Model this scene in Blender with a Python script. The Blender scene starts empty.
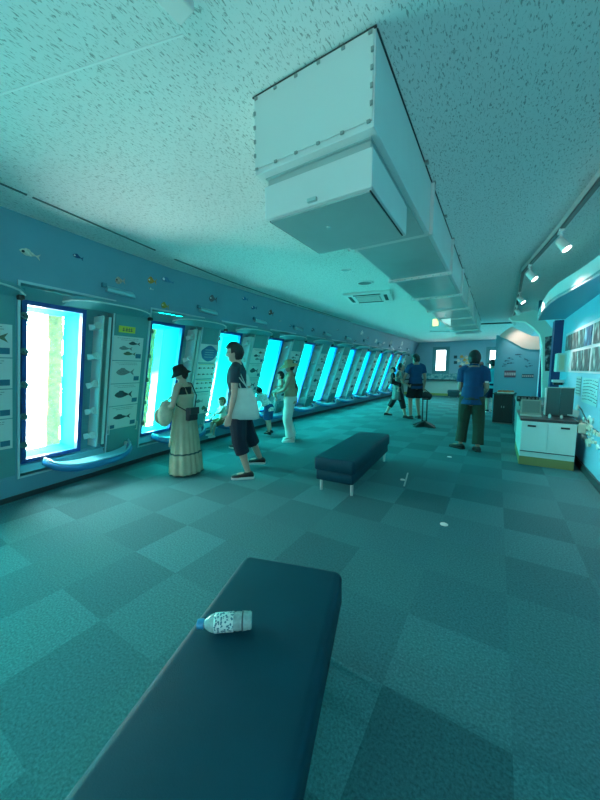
SPOTW, SEAW, BACKW, FARW, EXPO = 70, 47, 48, 45, 0.0
import bpy, bmesh, math, random
from mathutils import Vector, Matrix
random.seed(11)
SC = bpy.context.scene
COL = SC.collection
PI = math.pi
rad = math.radians
def V(*a): return Vector(a if len(a) > 1 else a[0])
def lerp(a, b, t): return a + (b - a) * t

# ------------------------------------------------------------------ materials
MATS = {}
def mat(name, col, rough=0.6, metal=0.0, noise=0.0, nscale=30.0, bump=0.0, bscale=200.0, emit=None, estr=0.0, trans=0.0, alpha=1.0, spec=0.5):
    if name in MATS: return MATS[name]
    m = bpy.data.materials.new(name); m.use_nodes = True
    nt = m.node_tree; b = nt.nodes['Principled BSDF']
    b.inputs['Base Color'].default_value = (*col, 1)
    b.inputs['Roughness'].default_value = rough
    b.inputs['Metallic'].default_value = metal
    b.inputs['Specular IOR Level'].default_value = spec
    if trans: b.inputs['Transmission Weight'].default_value = trans
    if alpha < 1: b.inputs['Alpha'].default_value = alpha
    tc = nt.nodes.new('ShaderNodeTexCoord')
    if noise:
        n = nt.nodes.new('ShaderNodeTexNoise'); n.inputs['Scale'].default_value = nscale; n.inputs['Detail'].default_value = 3
        nt.links.new(tc.outputs['Object'], n.inputs['Vector'])
        mr = nt.nodes.new('ShaderNodeMapRange'); mr.inputs[1].default_value = .25; mr.inputs[2].default_value = .75
        mr.inputs[3].default_value = 1 - noise; mr.inputs[4].default_value = 1 + noise
        nt.links.new(n.outputs['Fac'], mr.inputs[0])
        mx = nt.nodes.new('ShaderNodeVectorMath'); mx.operation = 'SCALE'
        mx.inputs[0].default_value = col
        nt.links.new(mr.outputs[0], mx.inputs['Scale'])
        nt.links.new(mx.outputs[0], b.inputs['Base Color'])
    if bump:
        n2 = nt.nodes.new('ShaderNodeTexNoise'); n2.inputs['Scale'].default_value = bscale; n2.inputs['Detail'].default_value = 2
        nt.links.new(tc.outputs['Object'], n2.inputs['Vector'])
        bp = nt.nodes.new('ShaderNodeBump'); bp.inputs['Strength'].default_value = bump; bp.inputs['Distance'].default_value = .01
        nt.links.new(n2.outputs['Fac'], bp.inputs['Height']); nt.links.new(bp.outputs[0], b.inputs['Normal'])
    if emit:
        b.inputs['Emission Color'].default_value = (*emit, 1); b.inputs['Emission Strength'].default_value = estr
    MATS[name] = m
    return m

def nodes_mat(name):
    m = bpy.data.materials.new(name); m.use_nodes = True; MATS[name] = m
    return m, m.node_tree, m.node_tree.nodes['Principled BSDF'], m.node_tree.nodes, m.node_tree.links

# ------------------------------------------------------------------ mesh builder
class MB:
    def __init__(s): s.v = []; s.f = []
    def add(s, vs, fs):
        o = len(s.v); s.v += [tuple(v) for v in vs]; s.f += [tuple(i + o for i in f) for f in fs]; return s
    def box(s, c, d, M=None):
        c = V(c); hx, hy, hz = d[0] / 2, d[1] / 2, d[2] / 2
        vs = [V(x, y, z) for x in (-hx, hx) for y in (-hy, hy) for z in (-hz, hz)]
        if M is not None: vs = [M @ v for v in vs]
        return s.add([c + v for v in vs], [(0, 1, 3, 2), (4, 6, 7, 5), (0, 4, 5, 1), (2, 3, 7, 6), (0, 2, 6, 4), (1, 5, 7, 3)])
    def hexa(s, p):      # 8 points: bottom 4 (ccw), top 4
        return s.add(p, [(3, 2, 1, 0), (4, 5, 6, 7), (0, 1, 5, 4), (1, 2, 6, 5), (2, 3, 7, 6), (3, 0, 4, 7)])
    def prism(s, poly, d):   # poly list of 3D points, extruded along d
        n = len(poly); d = V(d)
        a = [V(p) for p in poly]; b = [p + d for p in a]
        return s.add(a + b, [tuple(range(n))[::-1], tuple(range(n, 2 * n))] + [(i, (i + 1) % n, n + (i + 1) % n, n + i) for i in range(n)])
    def loft(s, rings, closed=False, caps=True):
        n = len(rings[0]); vs = [p for r in rings for p in r]; fs = []
        m = len(rings)
        for i in range(m if closed else m - 1):
            j = (i + 1) % m
            for k in range(n):
                l = (k + 1) % n
                fs.append((i * n + k, i * n + l, j * n + l, j * n + k))
        if caps and not closed:
            fs.append(tuple(range(n))[::-1]); fs.append(tuple(range((m - 1) * n, m * n)))
        return s.add(vs, fs)
    def tube(s, path, r, n=10, closed=False, flat=1.0, caps=True):
        path = [V(p) for p in path]; m = len(path)
        if not hasattr(r, '__len__'): r = [r] * m
        rings = []; up = None
        for i, p in enumerate(path):
            if closed: t = path[(i + 1) % m] - path[i - 1]
            else: t = path[min(i + 1, m - 1)] - path[max(i - 1, 0)]
            t.normalize()
            if up is None:
                up = V(0, 0, 1) if abs(t.z) < .9 else V(0, 1, 0)
            a = t.cross(up)
            if a.length < 1e-5: a = t.orthogonal()
            a.normalize(); b = a.cross(t).normalized(); up = b
            rings.append([p + a * (r[i] * math.cos(2 * PI * k / n)) + b * (r[i] * flat * math.sin(2 * PI * k / n)) for k in range(n)])
        return s.loft(rings, closed, caps)
    def cyl(s, a, b, r, n=14, r2=None): return s.tube([a, b], [r, r if r2 is None else r2], n)
    def lathe(s, prof, c, n=24, M=None):
        rings = []
        for r, z in prof:
            ring = [V(max(r, 1e-4) * math.cos(2 * PI * k / n), max(r, 1e-4) * math.sin(2 * PI * k / n), z) for k in range(n)]
            rings.append([V(c) + ((M @ p) if M is not None else p) for p in ring])
        return s.loft(rings)
    def ell(s, c, r, M=None, nu=16, nv=10, fn=None):
        rings = []
        for i in range(nv + 1):
            th = PI * i / nv; ring = []
            th = min(max(th, .02), PI - .02)
            for k in range(nu):
                ph = 2 * PI * k / nu
                d = V(math.sin(th) * math.cos(ph), math.sin(th) * math.sin(ph), -math.cos(th))
                q = fn(d) if fn else 1.0
                p = V(d.x * r[0], d.y * r[1], d.z * r[2]) * q
                ring.append(V(c) + ((M @ p) if M is not None else p))
            rings.append(ring)
        return s.loft(rings)
    def mesh(s, name):
        me = bpy.data.meshes.new(name); me.from_pydata(s.v, [], s.f)
        bm = bmesh.new(); bm.from_mesh(me); bmesh.ops.recalc_face_normals(bm, faces=bm.faces); bm.to_mesh(me); bm.free()
        return me
    def build(s, name, m, parent=None, smooth=False, bevel=0, seg=2, loc=None, local=False, remesh=0, sm=2):
        """world-space verts (or local=True); parented under an un-rotated root"""
        me = s.mesh(name)
        off = V(0, 0, 0)
        if not local:
            off = V(parent.location) if parent is not None else (V(loc) if loc is not None else V(0, 0, 0))
            if parent is not None and parent.parent is not None: off = off + V(parent.parent.location)
            if off.length: me.transform(Matrix.Translation(-off))
        if bevel:
            bm = bmesh.new(); bm.from_mesh(me)
            es = [e for e in bm.edges if len(e.link_faces) == 2 and e.calc_face_angle(0) > .6]
            bmesh.ops.bevel(bm, geom=es, offset=bevel, segments=seg, profile=.5, affect='EDGES', clamp_overlap=True)
            bm.to_mesh(me); bm.free()
        if remesh: me = remeshed(me, remesh, sm)
        o = bpy.data.objects.new(name, me); COL.objects.link(o)
        if m is not None: me.materials.append(m)
        if parent is not None: o.parent = parent
        elif loc is not None: o.location = loc
        if smooth or remesh:
            for p in me.polygons: p.use_smooth = True
        elif bevel:
            for p in me.polygons: p.use_smooth = False
        return o

def remeshed(me, vox, sm):
    t = bpy.data.objects.new('tmp', me); COL.objects.link(t)
    r = t.modifiers.new('r', 'REMESH'); r.mode = 'VOXEL'; r.voxel_size = vox
    if sm:
        q = t.modifiers.new('s', 'SMOOTH'); q.factor = .5; q.iterations = sm
    dg = bpy.context.evaluated_depsgraph_get(); dg.update()
    out = bpy.data.meshes.new_from_object(t.evaluated_get(dg))
    bpy.data.objects.remove(t); bpy.data.meshes.remove(me)
    return out

def tag(o, label, cat, group=None):
    o['label'] = label; o['category'] = cat
    if group: o['group'] = group
    return o
def thing(name, label, cat, loc, group=None):
    o = bpy.data.objects.new(name, None); COL.objects.link(o); o.location = loc; o.empty_display_size = .1
    return tag(o, label, cat, group)
def struct(o): o['kind'] = 'structure'; return o
def sroot(name, loc):
    o = bpy.data.objects.new(name, None); COL.objects.link(o); o.location = loc; o.empty_display_size = .1
    return struct(o)
def copy_part(src, parent, loc=None, rot=None):
    c = src.copy(); COL.objects.link(c); c.parent = parent
    if loc is not None: c.location = loc
    if rot is not None: c.rotation_euler = rot
    return c

# ------------------------------------------------------------------ camera
F, HC, PITCH, YAW = 315.0, 1.45, rad(5.75), rad(32.02)
cy, sy, cp, sp = math.cos(YAW), math.sin(YAW), math.cos(PITCH), math.sin(PITCH)
fw = V(-sy * cp, cy * cp, -sp); rt = V(cy, sy, 0); upv = rt.cross(fw)
cam = bpy.data.cameras.new('camera'); co = bpy.data.objects.new('camera', cam); COL.objects.link(co)
M = Matrix((rt, upv, -fw)).transposed().to_4x4(); M.translation = V(0, 0, HC); co.matrix_world = M
cam.sensor_fit = 'VERTICAL'; cam.sensor_height = 24; cam.lens = 24 * F / 800; cam.clip_start = .05
SC.camera = co
def ray(px, py): return fw + rt * ((px - 300) / F) - upv * ((py - 400) / F)
def at(px, py, ax, v):
    d = ray(px, py); o = V(0, 0, HC); return o + d * ((v - o[ax]) / d[ax])
def fl(px, py, z=0.0): return at(px, py, 2, z)

# ------------------------------------------------------------------ left wall surface (curved in plan, leaning like a hull)
CZ = 2.85
YB = [-4, 1, 2, 3, 5, 8, 12, 18.3]
XB = [-3.85, -4.42, -4.55, -4.72, -4.88, -4.92, -4.82, -4.65]
XT = [-3.15, -3.72, -3.88, -3.98, -3.97, -3.92, -3.84, -3.75]
def interp(y, X):
    if y <= YB[0]: return X[0]
    for i in range(len(YB) - 1):
        if y <= YB[i + 1]: return lerp(X[i], X[i + 1], (y - YB[i]) / (YB[i + 1] - YB[i]))
    return X[-1]
def wx(y, z): return lerp(interp(y, XB), interp(y, XT), z / CZ)
def W(y, z, o=0.0): return V(wx(y, z) + o, y, z)

# ------------------------------------------------------------------ shared materials
def make_ceiling():
    m, nt, b, N, L = nodes_mat('acoustic ceiling board')
    tc = N.new('ShaderNodeTexCoord'); mp = N.new('ShaderNodeMapping')
    mp.inputs['Scale'].default_value = (120, 38, 1); L.new(tc.outputs['Object'], mp.inputs[0])
    n = N.new('ShaderNodeTexNoise'); n.inputs['Scale'].default_value = 1; n.inputs['Detail'].default_value = 2.5; n.inputs['Roughness'].default_value = .6
    n.inputs['Distortion'].default_value = .6
    L.new(mp.outputs[0], n.inputs['Vector'])
    r = N.new('ShaderNodeValToRGB'); r.color_ramp.elements[0].position = .345; r.color_ramp.elements[1].position = .44
    r.color_ramp.elements[0].color = (.34, .38, .36, 1); r.color_ramp.elements[1].color = (.74, .78, .76, 1)
    L.new(n.outputs['Fac'], r.inputs[0]); L.new(r.outputs[0], b.inputs['Base Color'])
    bp = N.new('ShaderNodeBump'); bp.inputs['Strength'].default_value = .35; bp.inputs['Distance'].default_value = .006
    L.new(r.outputs[0], bp.inputs['Height']); L.new(bp.outputs[0], b.inputs['Normal'])
    b.inputs['Roughness'].default_value = .85
    return m
def make_carpet():
    m, nt, b, N, L = nodes_mat('carpet tiles')
    tc = N.new('ShaderNodeTexCoord'); mp = N.new('ShaderNodeMapping')
    T = .498; mp.inputs['Location'].default_value = (.872 / T, -2.312 / T + 20, .5); mp.inputs['Scale'].default_value = (1 / T, 1 / T, 0)
    L.new(tc.outputs['Object'], mp.inputs[0])
    ck = N.new('ShaderNodeTexChecker'); ck.inputs['Scale'].default_value = 1
    ck.inputs[1].default_value = (.066, .200, .216, 1); ck.inputs[2].default_value = (.055, .166, .184, 1)
    L.new(mp.outputs[0], ck.inputs['Vector'])
    wn = N.new('ShaderNodeTexWhiteNoise'); fl_ = N.new('ShaderNodeVectorMath'); fl_.operation = 'FLOOR'
    L.new(mp.outputs[0], fl_.inputs[0]); L.new(fl_.outputs[0], wn.inputs['Vector'])
    n = N.new('ShaderNodeTexNoise'); n.inputs['Scale'].default_value = 85; n.inputs['Detail'].default_value = 4; n.inputs['Roughness'].default_value = .7
    L.new(tc.outputs['Object'], n.inputs['Vector'])
    mr = N.new('ShaderNodeMapRange'); mr.inputs[1].default_value = .3; mr.inputs[2].default_value = .7; mr.inputs[3].default_value = .62; mr.inputs[4].default_value = 1.38
    L.new(n.outputs['Fac'], mr.inputs[0])
    mr2 = N.new('ShaderNodeMapRange'); mr2.inputs[3].default_value = .88; mr2.inputs[4].default_value = 1.12
    L.new(wn.outputs['Value'], mr2.inputs[0])
    mm = N.new('ShaderNodeMath'); mm.operation = 'MULTIPLY'; L.new(mr.outputs[0], mm.inputs[0]); L.new(mr2.outputs[0], mm.inputs[1])
    sc = N.new('ShaderNodeVectorMath'); sc.operation = 'SCALE'; L.new(ck.outputs['Color'], sc.inputs[0]); L.new(mm.outputs[0], sc.inputs['Scale'])
    L.new(sc.outputs[0], b.inputs['Base Color'])
    bp = N.new('ShaderNodeBump'); bp.inputs['Strength'].default_value = .5; bp.inputs['Distance'].default_value = .006
    L.new(n.outputs['Fac'], bp.inputs['Height']); L.new(bp.outputs[0], b.inputs['Normal'])
    b.inputs['Roughness'].default_value = .95; b.inputs['Specular IOR Level'].default_value = .15
    return m
def make_sea():
    m, nt, b, N, L = nodes_mat('sunlit sea water')
    out = N['Material Output']; N.remove(b)
    tc = N.new('ShaderNodeTexCoord'); sx = N.new('ShaderNodeSeparateXYZ'); L.new(tc.outputs['Object'], sx.inputs[0])
    n = N.new('ShaderNodeTexNoise'); n.inputs['Scale'].default_value = 2.0; n.inputs['Detail'].default_value = 2; L.new(tc.outputs['Object'], n.inputs['Vector'])
    mr = N.new('ShaderNodeMapRange'); mr.inputs[1].default_value = .0; mr.inputs[2].default_value = 2.3
    L.new(sx.outputs['Z'], mr.inputs[0])
    ad = N.new('ShaderNodeMath'); ad.operation = 'MULTIPLY_ADD'; ad.inputs[1].default_value = .35; L.new(n.outputs['Fac'], ad.inputs[0]); L.new(mr.outputs[0], ad.inputs[2])
    sb = N.new('ShaderNodeMath'); sb.operation = 'SUBTRACT'; sb.inputs[1].default_value = .17; L.new(ad.outputs[0], sb.inputs[0])
    r = N.new('ShaderNodeValToRGB'); e = r.color_ramp.elements
    e[0].position = .0; e[0].color = (.75, 1, .98, 1); e[1].position = 1; e[1].color = (.0, .64, .60, 1)
    x = e.new(.35); x.color = (.16, .98, .92, 1)
    x = e.new(.65); x.color = (.004, .84, .74, 1)
    L.new(sb.outputs[0], r.inputs[0])
    em = N.new('ShaderNodeEmission'); em.inputs['Strength'].default_value = SEA
    L.new(r.outputs[0], em.inputs['Color']); L.new(em.outputs[0], out.inputs['Surface'])
    return m
SEA = SEAW
M_CEIL = make_ceiling(); M_CARPET = make_carpet(); M_SEA = make_sea()
M_SUN = mat('sunlit white water', (1, 1, 1), emit=(.80, 1, .95), estr=SEAW * 1.1)
M_WALLB = mat('light blue wall paint', (.12, .34, .43), .55, noise=.05, nscale=3)
M_WALLP = mat('teal steel panel paint', (.085, .31, .32), .45, noise=.05, nscale=4)
M_RECESS = mat('window recess paint', (.15, .42, .44), .45)
M_TUN = mat('window lining paint', (.008, .40, .42), .8, spec=.06)
M_GASK = mat('deep blue window seal', (.012, .075, .30), .35)
M_BAR = mat('pale steel bar', (.46, .68, .66), .35)
M_CLAMP = mat('clamp metal', (.42, .60, .58), .35, metal=.3)
M_DARKR = mat('dark rubber', (.02, .05, .055), .6)
M_RAIL = mat('blue rail pad', (.015, .20, .42), .35)
M_RAILT = mat('pale blue rail top', (.18, .58, .70), .3)
M_HOOD = mat('teal hood paint', (.09, .32, .35), .4)
M_WHITE = mat('white paint', (.78, .80, .78), .45)
M_BASEB = mat('dark skirting', (.03, .055, .06), .5)
M_SHEET = mat('pale guide sheet', (.55, .68, .66), .4)
M_INK = mat('dark ink', (.03, .07, .08), .6)
M_INKB = mat('blue ink', (.03, .16, .24), .5)
M_YEL = mat('yellow sign', (.62, .62, .06), .5)
M_GLASS = mat('window glass', (.5, .9, .9), .02, alpha=.08)
M_BLACK = mat('black plastic', (.012, .016, .018), .45)
M_GREY = mat('grey plastic', (.18, .20, .20), .45)
M_DUCT = mat('duct sheet metal paint', (.66, .71, .69), .38, noise=.03, nscale=5)
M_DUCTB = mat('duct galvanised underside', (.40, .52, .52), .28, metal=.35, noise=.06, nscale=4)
M_SEAM = mat('dark seam', (.03, .045, .045), .6)
M_NAVYV = mat('navy bench vinyl', (.001, .050, .078), .55, noise=.08, nscale=6, bump=.12, bscale=260, spec=.22)
M_CHROME = mat('brushed steel leg', (.42, .52, .52), .45, metal=.4)

# ------------------------------------------------------------------ room shell
CY = [-2.32, -.90, .52, 1.95, 3.43, 4.79, 6.2, 7.68, 9.08, 10.52, 11.97, 13.4, 14.85, 16.3]   # clamp-column position of each window bay
ZR0, ZR1 = .27, 2.26      # recess
ZG0, ZG1 = .44, 2.08      # glass
def bay(c): return dict(rl=c - .74, rr=c + .20, gl=c - .66, gr=c - .13)
Y0, Y1 = -4.0, 18.3
XR = 1.1

def ysteps(a, b, st=.5):
    n = max(1, int(math.ceil((b - a) / st))); return [lerp(a, b, i / n) for i in range(n + 1)]
mb = MB()
def wquad(y0, y1, z0, z1, o=0.0):
    for a, b in zip(ysteps(y0, y1)[:-1], ysteps(y0, y1)[1:]):
        mb.add([W(a, z0, o), W(b, z0, o), W(b, z1, o), W(a, z1, o)], [(0, 1, 2, 3)])
wquad(Y0, Y1, ZR1, CZ); wquad(Y0, Y1, 0, ZR0)
ed = Y0
for c in CY:
    B = bay(c); wquad(ed, B['rl'], ZR0, ZR1); ed = B['rr']
wquad(ed, Y1, ZR0, ZR1)
wl_ = struct(mb.build('wall_left', M_WALLB))
# teal steel panels between windows (clad on the wall)
mb = MB(); ed = Y0 + .05
for c in CY + [Y1 + .7]:
    r = c - .78
    if r - ed > .1:
        for a, b in zip(ysteps(ed, r, .25)[:-1], ysteps(ed, r, .25)[1:]):
            mb.hexa([W(a, .30, -.01), W(a, .30, .012), W(b, .30, .012), W(b, .30, -.01), W(a, 2.19, -.01), W(a, 2.19, .012), W(b, 2.19, .012), W(b, 2.19, -.01)])
    ed = c + .23
struct(mb.build('trim_1', M_WALLP))
# skirting along left wall
mb = MB(); ys = ysteps(Y0, Y1)
for a, b in zip(ys[:-1], ys[1:]):
    mb.hexa([W(a, 0, .0), W(a, 0, .02), W(b, 0, .02), W(b, 0, .0), W(a, .06, .0), W(a, .06, .02), W(b, .06, .02), W(b, .06, .0)])
struct(mb.build('baseboard_left', M_BASEB))
# ceiling slots following the wall
SL = [(.3, -3.16), (.95, -3.28), (2.4, -3.53), (2.7, -3.6), (4, -3.76), (6, -3.84), (9, -3.84)]
def slx(y):
    for (a, xa), (b, xb) in zip(SL[:-1], SL[1:]):
        if y <= b: return lerp(xa, xb, (y - a) / (b - a))
mb = MB()
for a, b in ((.3, 1.12), (1.16, 2.4), (2.72, 6.0), (6.1, 9)):
    st = ysteps(a, b, .4)
    for p, q in zip(st[:-1], st[1:]):
        mb.hexa([V(slx(p) - .009, p, CZ - .008), V(slx(p) + .009, p, CZ - .008), V(slx(q) + .009, q, CZ - .008), V(slx(q) - .009, q, CZ - .008),
                 V(slx(p) - .009, p, CZ + .01), V(slx(p) + .009, p, CZ + .01), V(slx(q) + .009, q, CZ + .01), V(slx(q) - .009, q, CZ + .01)])
struct(mb.build('trim_2', mat('slot shade', (.10, .15, .14), .6)))
# floor / ceiling
mb = MB(); ys = ysteps(Y0, Y1, .5)
for a, b in zip(ys[:-1], ys[1:]):
    mb.add([V(wx(a, 0) - .05, a, 0), V(XR + .3, a, 0), V(XR + .3, b, 0), V(wx(b, 0) - .05, b, 0)], [(0, 1, 2, 3)])
struct(mb.build('floor', M_CARPET))
mb = MB()
for a, b in zip(ys[:-1], ys[1:]):
    mb.add([V(wx(a, CZ) - .05, a, CZ), V(XR + .3, a, CZ), V(XR + .3, b, CZ), V(wx(b, CZ) - .05, b, CZ)], [(3, 2, 1, 0)])
struct(mb.build('ceiling', M_CEIL))
# ceiling seam strip near the camera
mb = MB(); a = V(-2.45, .62, CZ - .004); b = V(-1.2, .99, CZ - .004); d = (b - a).normalized().cross(V(0, 0, 1)) * .004
mb.prism([a - d, b - d, b + d, a + d], (0, 0, .01)); struct(mb.build('trim_3', mat('seam white', (.80, .84, .82), .5)))

# windows ------------------------------------------------------------
def ring_frame(mb, y0, y1, z0, z1, t, o0, o1):
    def bar(a, b, c, d):
        mb.hexa([W(a, c, o0), W(a, c, o1), W(b, c, o1), W(b, c, o0), W(a, d, o0), W(a, d, o1), W(b, d, o1), W(b, d, o0)])
    bar(y0 - t, y0, z0 - t, z1 + t); bar(y1, y1 + t, z0 - t, z1 + t); bar(y0, y1, z0 - t, z0); bar(y0, y1, z1, z1 + t)
# one clamp, local frame: +x out of wall, +y along the wall
def clamp_mesh():
    m = MB()
    m.hexa([V(0, -.05, -.028), V(.055, -.012, -.018), V(.055, .022, -.018), V(0, .035, -.028), V(0, -.05, .028), V(.055, -.012, .018), V(.055, .022, .018), V(0, .035, .028)])
    m.cyl((.03, .005, 0), (.10, .005, 0), .013, 12)
    m.cyl((.062, .005, 0), (.083, .005, 0), .030, 6)
    m.cyl((.083, .005, 0), (.089, .005, 0), .036, 16)
    return m
clampA = clampB = None
CZS = [.58, .90, 1.24, 1.58, 1.93]
DEEP = .42
for k, c in enumerate(CY):
    B = bay(c); rl, rr, gl, gr = B['rl'], B['rr'], B['gl'], B['gr']
    vis = c > 1
    root = sroot('window_%d' % (k + 1), W((gl + gr) / 2, ZR0))
    # recess jambs + back plate
    mb = MB(); D = -.13
    def q(*pts): mb.add(pts, [(0, 1, 2, 3)])
    q(W(rl, ZR0), W(rl, ZR1), W(rl, ZR1, D), W(rl, ZR0, D)); q(W(rr, ZR0), W(rr, ZR1), W(rr, ZR1, D), W(rr, ZR0, D))
    q(W(rl, ZR1), W(rr, ZR1), W(rr, ZR1, D), W(rl, ZR1, D)); q(W(rl, ZR0), W(rr, ZR0), W(rr, ZR0, D), W(rl, ZR0, D))
    for a, b, e, f in ((rl, gl, ZR0, ZR1), (gr, rr, ZR0, ZR1), (gl, gr, ZR0, ZG0), (gl, gr, ZG1, ZR1)):
        q(W(a, e, D), W(b, e, D), W(b, f, D), W(a, f, D))
    mb.build('window_recess', M_RECESS, root)
    mb = MB()
    E2 = D - DEEP
    q(W(gl, ZG0, D), W(gl, ZG1, D), W(gl, ZG1, E2), W(gl, ZG0, E2)); q(W(gr, ZG0, D), W(gr, ZG1, D), W(gr, ZG1, E2), W(gr, ZG0, E2))
    q(W(gl, ZG1, D), W(gr, ZG1, D), W(gr, ZG1, E2), W(gl, ZG1, E2)); q(W(gl, ZG0, D), W(gr, ZG0, D), W(gr, ZG0, E2), W(gl, ZG0, E2))
    mb.build('window_lining', M_TUN, root)
    mb = MB(); ring_frame(mb, gl, gr, ZG0, ZG1, .045, D, D + .07); mb.build('window_seal', M_GASK, root)
    mb = MB(); mb.hexa([W(gl, ZG0, E2), W(gl, ZG0, E2 + .012), W(gr, ZG0, E2 + .012), W(gr, ZG0, E2), W(gl, ZG1, E2), W(gl, ZG1, E2 + .012), W(gr, ZG1, E2 + .012), W(gr, ZG1, E2)])
    mb.build('window_pane', M_GLASS, root)
    # trim lip round the recess, white, upper left as in the photo
    mb = MB()
    ring_frame(mb, rl, rr, ZR0, ZR1, .022, -.01, .016); mb.build('window_trim', mat('pale lip', (.38, .62, .66), .4), root)
    # pale vertical bars
    mb = MB()
    for y0, y1, o in ((c + .035, c + .055, .215), (c + .135, c + .175, .155)):
        mb.hexa([W(y0, .44, D), W(y0, .44, D + o), W(y1, .44, D + o), W(y1, .44, D), W(y0, 2.07, D), W(y0, 2.07, D + o), W(y1, 2.07, D + o), W(y1, 2.07, D)])
    mb.build('vertical_bar', M_BAR, root)
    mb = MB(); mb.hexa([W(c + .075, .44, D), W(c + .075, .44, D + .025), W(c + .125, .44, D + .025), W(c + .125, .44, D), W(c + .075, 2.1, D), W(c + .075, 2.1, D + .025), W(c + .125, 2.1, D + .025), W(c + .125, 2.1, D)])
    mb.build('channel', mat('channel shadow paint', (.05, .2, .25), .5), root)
    if vis:
        for z in CZS:
            lean = math.atan2(wx(c, z + .1) - wx(c, z), .1)
            p = W(c, z, D + .10) - V(root.location)
            if clampA is None:
                clampA = clamp_mesh().build('clamp', M_CLAMP, root, local=True); o = clampA
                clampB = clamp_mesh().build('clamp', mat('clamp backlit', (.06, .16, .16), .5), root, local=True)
                o.location = p; o2 = clampB
            else:
                o = copy_part(clampA, root, p); o2 = copy_part(clampB, root)
            o.rotation_euler = (random.uniform(-.2, .2), -lean, 0); o.scale = (1.0, 1.25, 1.25)
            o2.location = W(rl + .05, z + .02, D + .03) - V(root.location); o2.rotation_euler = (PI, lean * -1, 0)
        # low sill ledge and two handles on the steel panel
        mb = MB(); mb.hexa([W(rl, .30, D), W(rl, .30, .0), W(rr, .30, .0), W(rr, .30, D), W(rl, .40, D), W(rl, .37, -.05), W(rr, .37, -.05), W(rr, .40, D)])
        mb.build('sill', M_RAILT, root)
        for yy in (c + .225, c + .65):
            mb = MB(); mb.tube([W(yy, .56, .01), W(yy, .56, .045), W(yy, .68, .045), W(yy, .68, .01)], .007, 8)
            mb.build('handle', M_BAR, root)
# sea and sun beyond the glass
mb = MB(); mbs = MB()
for c in CY:
    B = bay(c); t = mbs if 1 < c < 2.2 else mb
    a, b = B['gl'] - .14, B['gr'] + .64
    t.add([W(a, .2, -.85), W(b, .2, -.85), W(b, 2.4, -.85), W(a, 2.4, -.85)], [(0, 1, 2, 3)])
s = mb.build('sea_water', M_SEA); s['label'] = 'bright turquoise sea water glowing beyond the row of tall windows'; s['category'] = 'sea water'; s['kind'] = 'stuff'
s = mbs.build('sea_surface', M_SUN); s['label'] = 'white sun-dazzled water outside the nearest window on the left'; s['category'] = 'sea water'; s['kind'] = 'stuff'
M_CONC = mat('sandy concrete', (.50, .21, .07), .9, noise=.45, nscale=16, bump=.6, bscale=40)
for c, lab in ((1.95, 'sandy concrete pile standing in the water outside the nearest window'), (3.43, 'sandy concrete pile in the water outside the second window')):
    p0, p1 = (.42, .56) if c < 2 else (.30, .46)
    y0, y1 = c - .66 + p0 - .02, c - .66 + p1
    mb = MB()
    for i in range(12):
        za, zb = .1 + i * .19, .1 + (i + 1) * .19
        j = [random.uniform(-.012, .012) for _ in range(4)]
        mb.hexa([W(y0, za, -.79), W(y0 + j[0], za, -.62), W(y1 + j[1], za, -.62), W(y1, za, -.79), W(y0, zb, -.79), W(y0 + j[2], zb, -.62), W(y1 + j[3], zb, -.62), W(y1, zb, -.79)])
    o = mb.build('concrete_pile', M_CONC, loc=W(y0, .1, -.7)); tag(o, lab, 'pile')

# far wall, right wall, back wall
mb = MB()
XF0, XF1 = -5.0, 1.6
wins = [(-2.83, -2.36, 1.33, 2.40), (-.36, .2, 1.33, 2.32)]
xs = sorted({XF0, XF1, *[w[0] for w in wins], *[w[1] for w in wins]})
for a, b in zip(xs[:-1], xs[1:]):
    w = [w for w in wins if w[0] == a]
    if w:
        mb.add([V(a, Y1, 0), V(b, Y1, 0), V(b, Y1, w[0][2]), V(a, Y1, w[0][2])], [(0, 1, 2, 3)])
        mb.add([V(a, Y1, w[0][3]), V(b, Y1, w[0][3]), V(b, Y1, CZ), V(a, Y1, CZ)], [(0, 1, 2, 3)])
    else: mb.add([V(a, Y1, 0), V(b, Y1, 0), V(b, Y1, CZ), V(a, Y1, CZ)], [(0, 1, 2, 3)])
struct(mb.build('wall_far', mat('far wall lilac blue', (.28, .50, .60), .6)))
M_FARWIN = mat('daylight window', (1, 1, 1), emit=(.95, 1, 1), estr=6)
for i, (a, b, z0, z1) in enumerate(wins):
    r = sroot('window_%d' % (len(CY) + 1 + i), (a, Y1, z0))
    mb = MB(); t = .18
    for bx in ((a - t, a, z0 - t, z1 + t), (b, b + t, z0 - t, z1 + t), (a, b, z0 - t, z0), (a, b, z1, z1 + t)):
        mb.box(((bx[0] + bx[1]) / 2, Y1 - .03, (bx[2] + bx[3]) / 2), (bx[1] - bx[0], .08, bx[3] - bx[2]))
    mb.build('window_frame', mat('grey teal frame', (.10, .32, .36), .5), r)
    mb = MB(); mb.box(((a + b) / 2, Y1 + .04, (z0 + z1) / 2), (b - a, .02, z1 - z0)); mb.build('window_pane', M_FARWIN, r)
mb = MB(); mb.box((-2.4, Y1 - .08, .06), (4.9, .15, .12)); struct(mb.build('baseboard_far', mat('lime skirting', (.35, .52, .16), .5)))
mb = MB(); mb.box((-2.4, Y1 - .03, .46), (4.9, .05, .68)); struct(mb.build('trim_4', mat('pale mint wainscot', (.55, .78, .74), .5)))
mb = MB(); mb.box((-2.4, Y1 - .1, .83), (4.9, .20, .06)); struct(mb.build('trim_5', M_BASEB))
mb = MB(); mb.box((XR + .06, (Y0 + Y1) / 2, CZ / 2), (.12, Y1 - Y0, CZ))
M_WR = mat('right wall turquoise', (.20, .52, .68), .5, noise=.03, nscale=2)
struct(mb.build('wall_right', M_WR))
mb = MB(); mb.box((XR - .012, (Y0 + 8.4) / 2, .05), (.024, 8.4 - Y0, .10)); struct(mb.build('baseboard_right', M_BASEB))
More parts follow.
